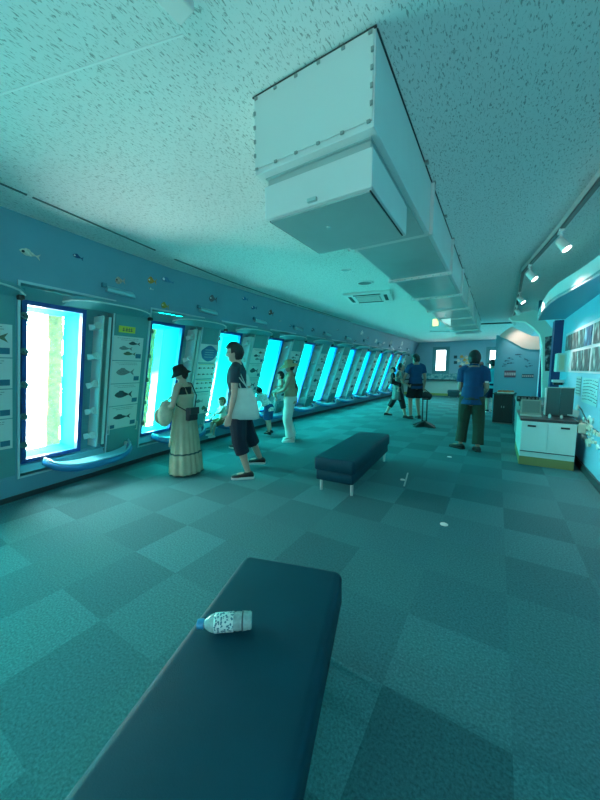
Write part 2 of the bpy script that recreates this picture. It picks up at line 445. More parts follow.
mb = MB(); mb.add([V(-4.4, Y0, 0), V(XR + .2, Y0, 0), V(XR + .2, Y0, CZ), V(-4.4, Y0, CZ)], [(0, 1, 2, 3)])
struct(mb.build('wall_back', M_WALLB))
# ------------------------------------------------------------------ bay furniture on the left wall
ORD = ['nearest', 'second', 'third', 'fourth', 'fifth', 'sixth', 'seventh', 'eighth', 'ninth', 'tenth', 'eleventh', 'twelfth', 'farthest']
VIS = [c for c in CY if c > 1]
def lat(name_o, dy): return name_o
def arc(c, h, dep, z0, drop, n=18, sq=3.2):
    """curved plan outline bulging into the room: list of (y, o, z)"""
    out = []
    for i in range(n + 1):
        t = -1 + 2 * i / n
        o = dep * (1 - abs(t) ** sq) ** (1 / 1.6)
        out.append((c + h * t, o, z0 - drop * o / dep))
    return out
for k, c in enumerate(VIS):
    cc = c + .02
    # guard rail
    t = thing('guard_rail', 'blue curved guard rail jutting out below the %s window along the left wall' % (ORD[k] if k else 'nearest'), 'rail', W(cc, .34), 'guard rails below the windows')
    A = arc(cc, .53, .30, .375, .11)
    mb = MB(); mb.tube([W(y, z, o + .02) for y, o, z in A], .034, 10, flat=1.25); mb.build('pad', M_RAIL, t, smooth=True)
    mb = MB(); mb.tube([W(y, z + .045, o + .01) for y, o, z in A], .014, 8); mb.build('top_tube', M_RAILT, t, smooth=True)
    mb = MB()
    B_ = arc(cc, .50, .13, .385, .05)
    A2 = arc(cc, .50, .245, .385, .09)
    mb.loft([[W(y, z, o) for y, o, z in A2], [W(y, z, o) for y, o, z in B_], [W(y, z - .012, o) for y, o, z in B_], [W(y, z - .012, o) for y, o, z in A2]], closed=True, caps=False)
    mb.build('shelf', M_RAILT, t)
    for yy in (cc - .5, cc + .5):
        mb = MB(); p = W(yy, .375, .03); mb.box(p, (.10, .07, .05)); mb.build('bracket', M_CLAMP, t, bevel=.008)
    # hood over the window
    hc = c + .18
    t = thing('window_hood', 'teal curved hood above the %s window along the left wall' % ORD[k], 'hood', W(hc, 2.14), 'hoods above the windows')
    A = arc(hc, .55, .14, 2.155, -.045)
    mb = MB()
    mb.loft([[W(y, 2.12, .005) for y, o, z in A], [W(y, z, o) for y, o, z in A], [W(y, z + .04, o) for y, o, z in A], [W(y, 2.22, .005) for y, o, z in A]], closed=True, caps=True)
    mb.build('hood_shell', M_HOOD, t)
    mb = MB(); mb.tube([W(y, z, o + .008) for y, o, z in A], .009, 6); mb.build('lip', M_BAR, t, smooth=True)
    mb = MB(); mb.box(W(hc + .52, 2.12, .05), (.06, .05, .045)); mb.build('hinge', M_BLACK, t, bevel=.01)
    # small ledge lamp above
    t = thing('ledge_lamp', 'small slanted ledge lamp on the wall above the %s window hood' % ORD[k], 'lamp', W(c + .25, 2.36), 'ledge lamps above the hoods')
    y0, y1 = c + .08, c + .46
    mb = MB(); mb.hexa([W(y0, 2.355, 0), W(y0, 2.355, .05), W(y1, 2.345, .05), W(y1, 2.345, 0), W(y0 + .01, 2.43, 0), W(y0 + .01, 2.39, .055), W(y1 - .02, 2.38, .055), W(y1 - .02, 2.42, 0)])
    mb.build('lamp_body', mat('ledge lamp teal', (.25, .62, .66), .3), t, bevel=.005)
    mb = MB(); mb.box(W(y0 - .02, 2.42, .02), (.05, .05, .05)); mb.build('lamp_end', mat('lamp end', (.05, .25, .32), .4), t, bevel=.006)
# the end of the hood before the nearest window
t = thing('window_hood', 'teal curved hood at the left edge, cut off by the frame', 'hood', W(.7, 2.14), 'hoods above the windows')
A = arc(.70, .55, .14, 2.155, -.045); mb = MB()
mb.loft([[W(y, 2.12, .005) for y, o, z in A], [W(y, z, o) for y, o, z in A], [W(y, z + .04, o) for y, o, z in A], [W(y, 2.22, .005) for y, o, z in A]], closed=True, caps=True)
mb.build('hood_shell', M_HOOD, t)
mb = MB(); mb.tube([W(y, z, o + .008) for y, o, z in A], .009, 6); mb.build('lip', M_BAR, t, smooth=True)
mb = MB(); mb.box(W(.70 + .5, 2.12, .05), (.06, .05, .045)); mb.build('hinge', M_BLACK, t, bevel=.01)

# fish outline in (u, v), facing -u, length 1
def fish_poly(kind='slim'):
    h = {'slim': .11, 'round': .30, 'deep': .165, 'shark': .10}[kind]
    top = []; bot = []
    for i in range(13):
        t = i / 12; w = h * (math.sin(PI * min(1, t * 1.02) ** .75)) ** .9 + .018 * t
        top.append((-.5 + .78 * t, w + (.05 if 4 <= i <= 7 else 0))); bot.append((-.5 + .78 * t, -w * .9))
    tail = [(.5, h * .85 + .04), (.42, 0), (.5, -h * .85 - .04)]
    return top + tail + bot[::-1]
FP = {k: fish_poly(k) for k in ('slim', 'round', 'deep', 'shark')}
def wall_fish(mb, y, z, L, kind='slim', o=.003, ang=0.0, flip=1, th=.003):
    ca, sa = math.cos(ang), math.sin(ang)
    P = [(y + L * (u * flip * ca - v * sa), z + L * (u * flip * sa + v * ca)) for u, v in FP[kind]]
    n = len(P)
    mb.add([W(a, b, o) for a, b in P] + [W(a, b, o + th) for a, b in P], [tuple(range(n)), tuple(range(n, 2 * n))] + [(i, (i + 1) % n, n + (i + 1) % n, n + i) for i in range(n)])
def wslab(mb, y0, y1, z0, z1, o0, o1):
    mb.hexa([W(y0, z0, o0), W(y0, z0, o1), W(y1, z0, o1), W(y1, z0, o0), W(y0, z1, o0), W(y0, z1, o1), W(y1, z1, o1), W(y1, z1, o0)])
M_FISHES = [mat('fish olive', (.10, .14, .08), .6, noise=.4, nscale=60), mat('fish dark', (.03, .06, .07), .6), mat('fish grey', (.16, .22, .22), .6, noise=.3, nscale=50)]
TOPS = ['topmost', 'second from top', 'third from top', 'lowest']
PK = [['slim', 'slim', 'slim'], ['deep'], ['deep'], ['slim']]
PANEL = [(.52, 'at the left edge')] + [(c, 'right of the %s window' % ORD[i]) for i, c in enumerate(VIS[:11])]
for pi, (c, lab) in enumerate(PANEL):
    y0, y1 = (c + .22, c + .645) if pi else (.70, 1.145)
    yc = (y0 + y1) / 2
    if pi == 2:     # the panel with one big blue round map sheet and tables
        specs = [(1.55, 1.86, 'map'), (1.27, 1.53, 'grid'), (1.04, 1.25, 'grid'), (.62, 1.02, 'two')]
    else: specs = [(1.555, 1.863, 0), (1.25, 1.545, 1), (.945, 1.24, 2), (.62, .935, 3)]
    for si, (z0, z1, kind) in enumerate(specs):
        far = pi > 6
        what = {0: 'three small fish', 1: 'one spotted fish', 2: 'one black and white fish', 3: 'one long fish', 'map': 'a round blue area', 'grid': 'rows of small fish', 'two': 'two small fish'}[kind]
        if far: what = ['a brown fish', 'a dark fish', 'a brown fish', 'a dark fish'][si]
        if pi == 0: what = ['a black slender fish', 'a grey fish', 'a dark fish', 'a dark cut-off fish'][si]
        t = thing('guide_sheet', 'guide sheet with %s, %s %s' % (what, TOPS[si], lab), 'poster', W(yc, z0), 'fish guide sheets on the wall panels')
        mb = MB(); wslab(mb, y0, y1, z0, z1, .012, .018); mb.build('sheet', M_SHEET, t)
        h = z1 - z0
        if kind == 'map':
            mb = MB(); ring = []
            pts = [(yc + .18 * math.cos(a) * (1 + .06 * math.sin(5 * a)), (z0 + z1) / 2 + .13 * math.sin(a) * (1 + .06 * math.cos(4 * a))) for a in [2 * PI * i / 28 for i in range(28)]]
            mb.add([W(a, b, .020) for a, b in pts], [tuple(range(28))]); mb.build('blue_area', mat('map blue', (.02, .16, .30), .5), t)
            mb = MB()
            for i in range(4): wslab(mb, yc - .1, yc + .1, z0 + .09 + i * .04, z0 + .097 + i * .04, .0205, .022)
            mb.build('text_line', mat('text pale', (.3, .55, .6), .5), t)
        elif kind == 'grid':
            for r_ in range(2):
                for q_ in range(4):
                    mb = MB(); wall_fish(mb, y0 + .06 + q_ * .10, z0 + h * (.28 + .42 * r_), .075, 'deep', .019); mb.build('fish_picture', M_FISHES[(q_ + r_) % 3], t)
            mb = MB(); wslab(mb, y0 + .02, y1 - .02, z1 - .02, z1 - .012, .0185, .020); mb.build('text_line', mat('text olive', (.35, .42, .08), .5), t)
        elif far:
            mb = MB(); wall_fish(mb, yc, z0 + h * .5, .28, 'deep', .019); mb.build('fish_picture', M_FISHES[1 if si % 2 else 0], t)
            continue
        else:
            if kind == 'two': fs = [(yc - .05, .6, .17, 'deep'), (yc + .1, .25, .13, 'round')]
            elif kind == 0 and pi: fs = [(yc + .08, .72, .17, 'slim'), (yc - .04, .5, .19, 'slim'), (yc + .02, .28, .18, 'slim')]
            elif kind == 0: fs = [(yc + .02, .6, .34, 'slim')]
            else: fs = [(yc - .02, .5, .26, ['slim', 'deep', 'deep', 'slim'][kind])]
            for fi, (fy, fz, fL, fk) in enumerate(fs):
                mb = MB(); wall_fish(mb, fy, z0 + h * fz, fL, fk, .019); mb.build('fish_picture', M_FISHES[(pi + si + fi) % 3] if kind != 2 else M_FISHES[1], t)
            mb = MB(); wslab(mb, y1 - .10, y1 - .02, z0 + .03, z0 + .09, .0185, .0205); mb.build('info_box', M_INKB, t)
            if kind == 3:
                mb = MB(); wslab(mb, y0 + .01, y0 + .09, z0 + .01, z0 + .06, .0185, .0205); mb.build('info_box', M_INKB, t)
        mb = MB()
        for r_ in range(2):
            a = y0 + .05 + .05 * r_
            while a < y1 - .08:
                w_ = random.uniform(.01, .03); zz = z1 - .028 - r_ * .022
                wslab(mb, a, a + w_, zz, zz + .007, .0185, .0195); a += w_ + .008
        if kind not in ('map', 'grid'): mb.build('text_line', mat('text grey', (.2, .3, .3), .6), t)
# yellow sign
c = VIS[0]; t = thing('yellow_sign', 'small yellow sign with dark writing above the first fish sheets', 'sign', W(c + .36, 1.91), None)
mb = MB(); wslab(mb, c + .28, c + .51, 1.91, 1.99, .012, .017); mb.build('sign_plate', M_YEL, t)
mb = MB()
for i, (a, w_) in enumerate(((.33, .03), (.37, .035), (.41, .025), (.44, .03))):
    wslab(mb, c + a, c + a + w_, 1.93, 1.938, .0172, .019); wslab(mb, c + a, c + a + w_, 1.95, 1.957, .0172, .019); wslab(mb, c + a + w_ * .4, c + a + w_ * .6, 1.925, 1.975, .0172, .019)
mb.build('writing', M_INK, t)

# fish stickers on the frieze: pixel position -> wall point
def wallpix(px, py):
    lo, hi = .3, 60; d = ray(px, py); o = V(0, 0, HC)
    for _ in range(50):
        m_ = (lo + hi) / 2; p = o + d * m_
        if p.x - wx(p.y, p.z) > 0: lo = m_
        else: hi = m_
    return o + d * lo
STK = [(30, 254, .17, 'deep', (.50, .60, .50), 'pale spotted fish sticker, the first on the frieze from the left'),
       (78, 257, .11, 'deep', (.01, .06, .16), 'small dark blue fish sticker above the nearest window'),
       (120, 281, .13, 'round', (.42, .34, .26), 'brown and white fish sticker sitting above the first ledge lamp'),
       (152, 281, .14, 'round', (.50, .26, .03), 'orange and black clownfish-like sticker on the frieze'),
       (168, 281, .24, 'shark', (.06, .22, .36), 'blue shark sticker beside the orange fish sticker'),
       (151, 289, .08, 'slim', (.45, .6, .58), 'pale little fish sticker just under the orange fish sticker'),
       (165, 306, .14, 'round', (.34, .28, .03), 'round yellow and black fish sticker low on the frieze'),
       (213, 299, .17, 'round', (.10, .12, .14), 'black and white fish sticker above the second ledge lamp'),
       (245, 299, .16, 'deep', (.02, .16, .30), 'mid blue fish sticker high on the frieze'),
       (254, 308, .17, 'deep', (.02, .12, .24), 'dark blue fish sticker below the mid blue one'),
       (271, 313, .17, 'round', (.10, .06, .05), 'dark brown fish sticker right of the dark blue one'),
       (280, 321, .10, 'slim', (.3, .4, .4), 'tiny grey fish sticker under the dark brown one'),
       (291, 326, .16, 'deep', (.03, .18, .26), 'blue-green fish sticker above the fourth ledge lamp'),
       (313, 330, .16, 'round', (.03, .10, .14), 'dark round fish sticker above the fifth window'),
       (324, 334, .16, 'deep', (.03, .10, .14), 'dark fish sticker above the sixth window hood'),
       (338, 330, .15, 'slim', (.04, .16, .22), 'teal slender fish sticker high over the sixth window'),
       (346, 338, .18, 'round', (.04, .12, .15), 'dark round fish sticker over the seventh window'),
       (355, 341, .18, 'deep', (.04, .1, .14), 'dark fish sticker right of the round one over the seventh window'),
       (362, 333, .22, 'round', (.75, .85, .8), 'white fish sticker, leftmost of the white group'),
       (368, 338, .2, 'deep', (.05, .12, .18), 'dark fish sticker below the white group'),
       (376, 341, .24, 'round', (.7, .82, .78), 'white round fish sticker in the middle of the white group'),
       (384, 343, .26, 'deep', (.75, .85, .82), 'white fish sticker right of the middle white one'),
       (391, 343, .28, 'round', (.72, .84, .8), 'white round fish sticker above the eleventh window'),
       (393, 349, .26, 'deep', (.75, .85, .82), 'low white fish sticker near the far end of the frieze'),
       (402, 344, .34, 'round', (.6, .76, .76), 'farthest pale fish sticker on the frieze')]
for i, (px, py, L, kd, colr, lab) in enumerate(STK):
    p = wallpix(px, py)
    o = thing('fish_sticker', lab, 'sticker', p, 'fish stickers on the frieze')
    mb = MB(); wall_fish(mb, p.y, p.z, L, kd, .002, ang=random.uniform(-.3, .2) if kd != 'shark' else -.05)
    mb.build('body', mat('sticker %d' % i, colr, .5, noise=.45, nscale=35), o)
    mb = MB(); e = W(p.y - L * .33, p.z + L * .04, .006); mb.ell(e, (.003, .012 * L / .15, .012 * L / .15), nu=8, nv=6); mb.build('eye', M_WHITE if sum(colr) < .8 else M_BLACK, o)

# ------------------------------------------------------------------ duct and ceiling fittings
DX0, DX1 = -1.15, -.50
D0, DB = 1.39, 2.47
t = thing('air_duct', 'large pale sheet metal air duct running along the ceiling', 'air duct', ((DX0 + DX1) / 2, D0, CZ))
SECT = [1.39, 2.68, 3.9, 5.1, 6.3, 7.5, 8.7, 9.9, 11.0]
for i, (a, b) in enumerate(zip(SECT[:-1], SECT[1:])):
    bz = DB if i == 0 else 2.50
    mb = MB(); mb.box(((DX0 + DX1) / 2, (a + b) / 2, (bz + CZ - .002) / 2), (DX1 - DX0, b - a - .002, CZ - .002 - bz)); mb.build('duct_section', M_DUCT, t, bevel=.004)
    mb = MB(); mb.box(((DX0 + DX1) / 2, (a + b) / 2, bz - .003), (DX1 - DX0 - .06, b - a - .10, .006)); mb.build('underside_panel', M_DUCTB, t)
    if i:
        mb = MB(); mb.box(((DX0 + DX1) / 2, a, (bz - .03 + CZ) / 2 - .005), (DX1 - DX0 + .05, .035, CZ - bz + .02)); mb.build('flange', M_DUCT, t, bevel=.004)
        if i < 4:
            for q_ in range(9): MB().cyl((DX0 + .02 + q_ * .077, a - .03, bz - .02), (DX0 + .02 + q_ * .077, a + .03, bz - .02), .009, 6).build('bolt', M_CLAMP, t)
# corner seams and rivets of the end plate
mb = MB(); mb.box(((DX0 + DX1) / 2, D0 - .004, (DB + .02 + CZ) / 2), (DX1 - DX0 - .012, .008, CZ - DB - .03)); mb.build('end_plate', mat('end plate mint', (.66, .74, .71), .42), t, bevel=.002)
M_CLIP = mat('clip grey', (.30, .36, .34), .4, metal=.4)
for q_ in range(6):
    x = DX0 + .02 + q_ * (DX1 - DX0 - .04) / 5
    for z in (DB + .02, CZ - .02): MB().box((x, D0 - .011, z), (.016, .008, .012)).build('clip', M_CLIP, t)
for q_ in range(1, 5):
    z = DB + .02 + q_ * (CZ - DB - .04) / 5
    for x in (DX0 + .010, DX1 - .010): MB().box((x, D0 - .011, z), (.011, .008, .018)).build('clip', M_CLIP, t)
mb = MB()
for (x, ) in ((DX1,),):
    mb.box((DX1 + .003, 6.2, CZ - .004), (.006, 9.6, .008))
mb.box(((DX0 + DX1) / 2, D0 - .006, CZ - .005), (DX1 - DX0 + .01, .008, .006))
mb.build('seam', M_SEAM, t)
for y in (2.4, 2.68, 3.3, 3.9, 4.5, 5.1, 5.7, 6.3, 7.0, 7.8): MB().box((DX1 + .015, y, CZ - .008), (.026, .035, .014)).build('ceiling_clip', M_CLIP, t)
# lower access box
mb = MB(); mb.box(((-1.125 - .525) / 2, (1.44 + 2.08) / 2, (2.43 + DB) / 2), (.575, .61, DB - 2.43 + .004)); mb.build('collar', mat('collar shade', (.40, .47, .45), .5), t)
mb = MB(); mb.box(((-1.135 - .525) / 2, (1.45 + 2.08) / 2, (2.265 + 2.435) / 2), (.61, .63, .17)); mb.build('access_box', M_DUCT, t, bevel=.005)
mb = MB(); x0, x1, y0, y1 = -1.115, -.545, 1.475, 2.055
mb.box(((x0 + x1) / 2, (y0 + y1) / 2, 2.262), (x1 - x0, y1 - y0, .010)); mb.build('hatch', M_DUCTB, t, bevel=.002)
for bx in ((x0 - .006, x0, y0, y1), (x1, x1 + .006, y0, y1)): MB().box(((bx[0] + bx[1]) / 2, (bx[2] + bx[3]) / 2, 2.264), (bx[1] - bx[0], bx[3] - bx[2], .008)).build('hatch_gap', M_SEAM, t)
mb = MB(); mb.box((-.83, 1.442, 2.285), (.05, .02, .016)); mb.cyl((-.87, 1.7, 2.25), (-.87, 1.7, 2.262), .012, 10); mb.build('latch', M_CLAMP, t)
# things on the ceiling
p = at(181, 27, 2, 2.79)
t = thing('ceiling_box', 'corner of a white box fixed to the ceiling at the top edge', 'ceiling box', (p.x + .12, p.y - .12, CZ))
mb = MB(); Mz = Matrix.Rotation(rad(-4), 3, 'Z'); mb.box(V(p.x, p.y, 2.82) + Mz @ V(.045, -.165, 0), (.09, .33, .06), Mz); mb.build('housing', mat('pinkish white', (.80, .74, .72), .5), t, bevel=.006)
mb = MB(); mb.box(V(p.x, p.y, 2.83) + Mz @ V(.14, -.185, 0), (.10, .29, .04), Mz); mb.build('cover', M_GREY, t)

t = thing('air_conditioner', 'white four-way cassette air conditioner set in the ceiling', 'air conditioner', (-2.22, 6.1, CZ))
Mz = Matrix.Rotation(rad(12), 3, 'Z')
mb = MB(); mb.box((-2.22, 6.1, CZ - .02), (.86, .86, .04), Mz); mb.build('panel', M_WHITE, t, bevel=.012)
mb = MB(); mb.box((-2.22, 6.1, CZ - .045), (.46, .46, .012), Mz); mb.build('grille', mat('grille grey', (.42, .46, .44), .6), t, bevel=.003)
mb = MB()
for q_ in range(8): mb.box(V(-2.22, 6.1, CZ - .052) + Mz @ V(0, -.2 + q_ * .057, 0), (.42, .012, .006), Mz)
mb.build('grille_bar', M_WHITE, t)
for a in range(4):
    mb = MB(); Ra = Mz @ Matrix.Rotation(a * PI / 2, 3, 'Z'); mb.box(V(-2.22, 6.1, CZ - .042) + Ra @ V(0, .33, 0), (.5, .06, .008), Ra); mb.build('louver', M_SEAM, t)
for (x, y, r_, lab, nm) in ((-1.92, 4.31, .07, 'small round downlight in the ceiling near the duct', 'downlight'), (-1.93, 5.1, .14, 'round ceiling speaker grille just beyond the downlight', 'ceiling_speaker')):
    t = thing(nm, lab, 'light' if nm == 'downlight' else 'speaker', (x, y, CZ))
    mb = MB(); mb.lathe([(r_, 0), (r_, -.012), (r_ * .85, -.016), (r_ * .8, -.006), (.001, -.006)], (x, y, CZ), 24); mb.build('ring', M_WHITE, t, smooth=True)
    mb = MB(); mb.lathe([(r_ * .78, -.007), (.001, -.009)], (x, y, CZ), 20); mb.build('cover', M_GREY if nm == 'ceiling_speaker' else M_CLAMP, t)
p = at(409, 284, 2, CZ)
t = thing('ceiling_vent', 'small square vent in the ceiling beside the duct', 'vent', (-1.3, 4.5, CZ))
mb = MB(); mb.box((-1.38, 4.75, CZ - .006), (.16, .30, .012)); mb.build('frame', M_WHITE, t, bevel=.004)
mb = MB(); mb.box((-1.38, 4.75, CZ - .013), (.10, .24, .004)); mb.build('grille', M_GREY, t)
# emergency exit lamp (far, yellow) and a small white hanging sign
for (px, py, colr, nm, lab) in ((435.5, 322.5, (1, .9, .35), 'emergency_lamp', 'small glowing yellow lamp box hanging from the far ceiling'), (445.5, 322.5, (.6, .95, .9), 'hanging_sign', 'small pale hanging sign right of the yellow lamp')):
    p = at(px, py, 1, 8.6 if 'lamp' in nm else 6.8)
    t = thing(nm, lab, 'lamp' if 'lamp' in nm else 'sign', (p.x, p.y, CZ))
    mb = MB()
    if 'lamp' in nm: mb.box(p, (.13, .04, .17)); m_ = mat('yellow glow', colr, emit=colr, estr=1.3)
    else: mb.prism([p + V(-.09, 0, .07), p + V(.09, 0, .07), p + V(.09, 0, -.07)], (0, .03, 0)); m_ = mat('sign glow', colr, emit=colr, estr=.5)
    mb.build('body', m_, t)
    mb = MB(); mb.cyl((p.x, p.y, p.z + .1), (p.x, p.y, CZ), .012, 8); mb.build('stem', M_WHITE, t)
# conduits across the far ceiling
t = tag(MB().tube([at(430, 331.5, 2, 2.82), at(482, 331.5, 2, 2.82)], .02, 8).build('conduit', M_WHITE, loc=at(430, 331.5, 2, 2.82)), 'pale conduit pipe crossing the far ceiling beyond the duct', 'pipe')
t = tag(MB().tube([V(-.53, 11.25, 2.80), V(.28, 11.45, 2.80)], .022, 8).build('conduit', M_SEAM, loc=V(-.53, 11.25, 2.80)), 'dark conduit pipe from the duct to the track rail', 'pipe')

# track rail + spots
TRK = [V(.62, 2.6, 2.80), V(.551, 3.196, 2.80), V(.429, 4.23, 2.80), V(.227, 5.564, 2.80), V(.255, 7.0, 2.80), V(.27, 8.5, 2.80), V(.284, 11.5, 2.80)]
t = thing('track_rail', 'dark ceiling track rail carrying the spotlights', 'track', (TRK[0].x, TRK[0].y, CZ))
mb = MB(); rings = []
for p in TRK: rings.append([p + V(-.018, 0, -.02), p + V(.018, 0, -.02), p + V(.018, 0, .05), p + V(-.018, 0, .05)])
mb.loft(rings); mb.build('rail', mat('track dark', (.10, .12, .12), .4), t)
mb = MB(); rings = []
for p in TRK: rings.append([p + V(-.026, 0, .0), p + V(-.019, 0, .0), p + V(-.019, 0, .05), p + V(-.026, 0, .05)])
mb.loft(rings); mb.build('rail_edge', M_WHITE, t)
M_LENS = mat('lamp lens glow', (1, 1, 1), emit=(1, .97, .92), estr=12)
SP = [(553, 245, 'first white spotlight from the right on the track'), (528.5, 275.5, 'second white spotlight on the track'), (517.5, 300.5, 'third white spotlight on the track'), (515, 312, 'fourth small spotlight, unlit, on the track'), (511.5, 322.5, 'farthest spotlight glowing at the end of the track')]
for i, (px, py, lab) in enumerate(SP):
    yk = [4.07, 5.2, 6.9, 8.3, 10.2][i]
    for a, b in zip(TRK[:-1], TRK[1:]):
        if a.y <= yk <= b.y: tx = lerp(a.x, b.x, (yk - a.y) / (b.y - a.y))
    t = thing('spotlight', lab, 'spotlight', (tx, yk, 2.78), 'spotlights on the ceiling track')
    head = V(tx + .02, yk, 2.655); tgt = V(XR, yk - .3, 1.6) if i < 3 else V(.8, yk + .6, 1.9)
    if i == 4: tgt = V(.6, 10.8, 2.0)
    d = (tgt - head).normalized()
    mb = MB(); mb.cyl((tx, yk, 2.79), (tx + .01, yk, 2.67), .012, 8); mb.box((tx, yk, 2.775), (.04, .12, .025)); mb.build('stem', M_WHITE, t)
    mb = MB(); mb.tube([head - d * .06, head - d * .05, head + d * .06, head + d * .07], [.026, .038, .043, .043], 16); mb.build('head', M_WHITE, t, smooth=False)
    mb = MB(); mb.cyl(head + d * .067, head + d * .073, .037, 16); mb.build('lens', M_LENS if i != 3 else M_GREY, t)
    if i != 3:
        ld = bpy.data.lights.new('spot', 'SPOT'); ld.energy = SPOTW * (.3 if i == 4 else 1); ld.spot_size = rad(95); ld.spot_blend = .8; ld.color = (1, .93, .86); ld.shadow_soft_size = .05
        lo = bpy.data.objects.new('spot_beam', ld); COL.objects.link(lo); lo.location = head + d * .10
        lo.rotation_euler = d.to_track_quat('-Z', 'Y').to_euler()

# ------------------------------------------------------------------ benches and bottle
def rbox(mb, c, dx, dy, z0, z1, r, Mz, n=5, bulge=.0):
    """rounded-rectangle slab with rounded top edge"""
    def ring(ins, z):
        out = []
        for sx_, sy_, a0 in ((1, 1, 0), (-1, 1, PI / 2), (-1, -1, PI), (1, -1, 3 * PI / 2)):
            for i in range(n + 1):
                a = a0 + PI / 2 * i / n
                out.append(V(c[0], c[1], z) + Mz @ V(sx_ * (dx / 2 - r) + (r - ins) * math.cos(a), sy_ * (dy / 2 - r) + (r - ins) * math.sin(a), 0))
        return out
    e = min(r * .8, (z1 - z0) * .45)
    R_ = [ring(e * .3, z0), ring(0, z0 + e * .3)]
    for i in range(1, 6):
        a = PI / 2 * i / 5; R_.append(ring(e * (1 - math.cos(a)), z1 - e + e * math.sin(a)))
    mb.loft(R_)
def bench(c, ang, label, L=1.72, wd=.50):
    Mz = Matrix.Rotation(ang, 3, 'Z')
    t = thing('bench', label, 'bench', (c[0], c[1], 0))
    mb = MB(); rbox(mb, c, wd, L, .27, .425, .045, Mz); o = mb.build('seat_cushion', M_NAVYV, t, smooth=True)
    # dimple creases of used vinyl
    mb = MB(); rbox(mb, c, wd - .04, L - .04, .15, .275, .03, Mz); mb.build('base_box', M_NAVYV, t, smooth=True)
    for sx_ in (-1, 1):
        for sy_ in (-1, 1):
            p = V(c[0], c[1], 0) + Mz @ V(sx_ * (wd / 2 - .06), sy_ * (L / 2 - .10), 0)
            mb = MB(); mb.tube([p, p + V(0, 0, .01), p + V(0, 0, .155)], [.016, .017, .02], 12); mb.build('leg', M_CHROME, t, smooth=True)
    return t
bench((-1.58, 4.01), rad(3.5), 'dark blue padded bench in the middle of the hall')
B1A = rad(16.7); Mb = Matrix.Rotation(B1A, 3, 'Z')
FLc = V(-1.138, 1.245, 0); c1 = FLc + Mb @ V(.2725, -.86, 0)
bench((c1.x, c1.y), B1A, 'dark blue padded bench in the foreground with a water bottle on it', wd=.545)
# bottle
pb = at(199, 625, 2, .455); pe = at(252, 621, 2, .455)
dv = (pe - pb); dv.z = 0; Lb = dv.length; dv.normalize(); Lb = .205
t = thing('water_bottle', 'clear plastic water bottle lying on the foreground bench', 'bottle', (pb.x, pb.y, .425))
Rb = Matrix((dv.cross(V(0, 0, 1)), V(0, 0, 1), dv)).transposed()   # local z along bottle
Rb = Matrix((V(-dv.y, dv.x, 0), V(0, 0, 1), dv)).transposed()
o_ = V(pb.x, pb.y, .425 + .034)
prof = [(.014, .012), (.014, .022), (.018, .027), (.027, .040), (.032, .054), (.0335, .066)]
for i in range(14):
    z = .078 + i * .0085; prof.append((.0335 - (.0018 if (i % 3 == 1 and i > 5) else 0), z))
prof += [(.032, .198), (.028, .204), (.010, .200)]
mb = MB(); mb.lathe(prof, o_, 28, Rb); mb.build('bottle_body', mat('bottle plastic', (.45, .66, .66), .06, alpha=.62, noise=.25, nscale=60), t, smooth=True)
mb = MB(); mb.lathe([(.001, -.006), (.0165, -.006), (.0175, -.002), (.0175, .018), (.0165, .020), (.001, .020)], o_, 24, Rb); mb.build('cap', mat('cap blue', (.03, .30, .55), .35), t, smooth=False)
m_, nt, b, N, L = nodes_mat('bottle label'); tc = N.new('ShaderNodeTexCoord'); vo = N.new('ShaderNodeTexVoronoi'); vo.inputs['Scale'].default_value = 110
L.new(tc.outputs['Object'], vo.inputs['Vector']); r_ = N.new('ShaderNodeValToRGB'); r_.color_ramp.elements[0].position = .40; r_.color_ramp.elements[1].position = .46
r_.color_ramp.elements[0].color = (.02, .14, .20, 1); r_.color_ramp.elements[1].color = (.62, .80, .78, 1)
r_.color_ramp.elements[0].color, r_.color_ramp.elements[1].color = (.03, .20, .26, 1), (.62, .82, .80, 1)
L.new(vo.outputs['Distance'], r_.inputs[0]); L.new(r_.outputs[0], b.inputs['Base Color']); b.inputs['Roughness'].default_value = .3
mb = MB(); mb.lathe([(.0337, .060), (.0344, .068), (.0344, .132), (.0339, .134)], o_, 28, Rb); mb.build('label_band', m_, t, smooth=True)
mb = MB(); mb.lathe([(.0336, .166), (.0343, .167), (.0343, .171), (.0336, .172)], o_, 28, Rb); mb.build('ring_band', M_INK, t, smooth=True)
mb = MB(); mb.lathe([(.0, .08), (.030, .08), (.030, .19), (.0, .19)], o_ , 20, Rb)
# floor fittings
a, b = V(-.985, 4.40, 0), V(-.905, 3.87, 0); d = (b - a).normalized(); n_ = V(-d.y, d.x, 0) * .009
t = thing('floor_outlet', 'thin steel strip set in the carpet beside the middle bench', 'floor strip', (a.x, a.y, 0))
MB().prism([a - n_, b - n_, b + n_, a + n_], (0, 0, .006)).build('strip', M_CHROME, t)
mb = MB(); mb.lathe([(.03, 0), (.03, .008), (.02, .012), (.001, .012)], fl(402.5, 480), 14); mb.build('knob', M_WHITE, t)
for (px, py, lab) in ((449.5, 457, 'small white floor disc near the man in the blue polo'), (444, 524.5, 'small white floor disc in the open carpet')):
    p = fl(px, py); mb = MB(); mb.lathe([(.035, 0), (.035, .004), (.03, .007), (.001, .008)], p, 16); tag(mb.build('floor_disc', M_WHITE, loc=p), lab, 'floor disc', None)
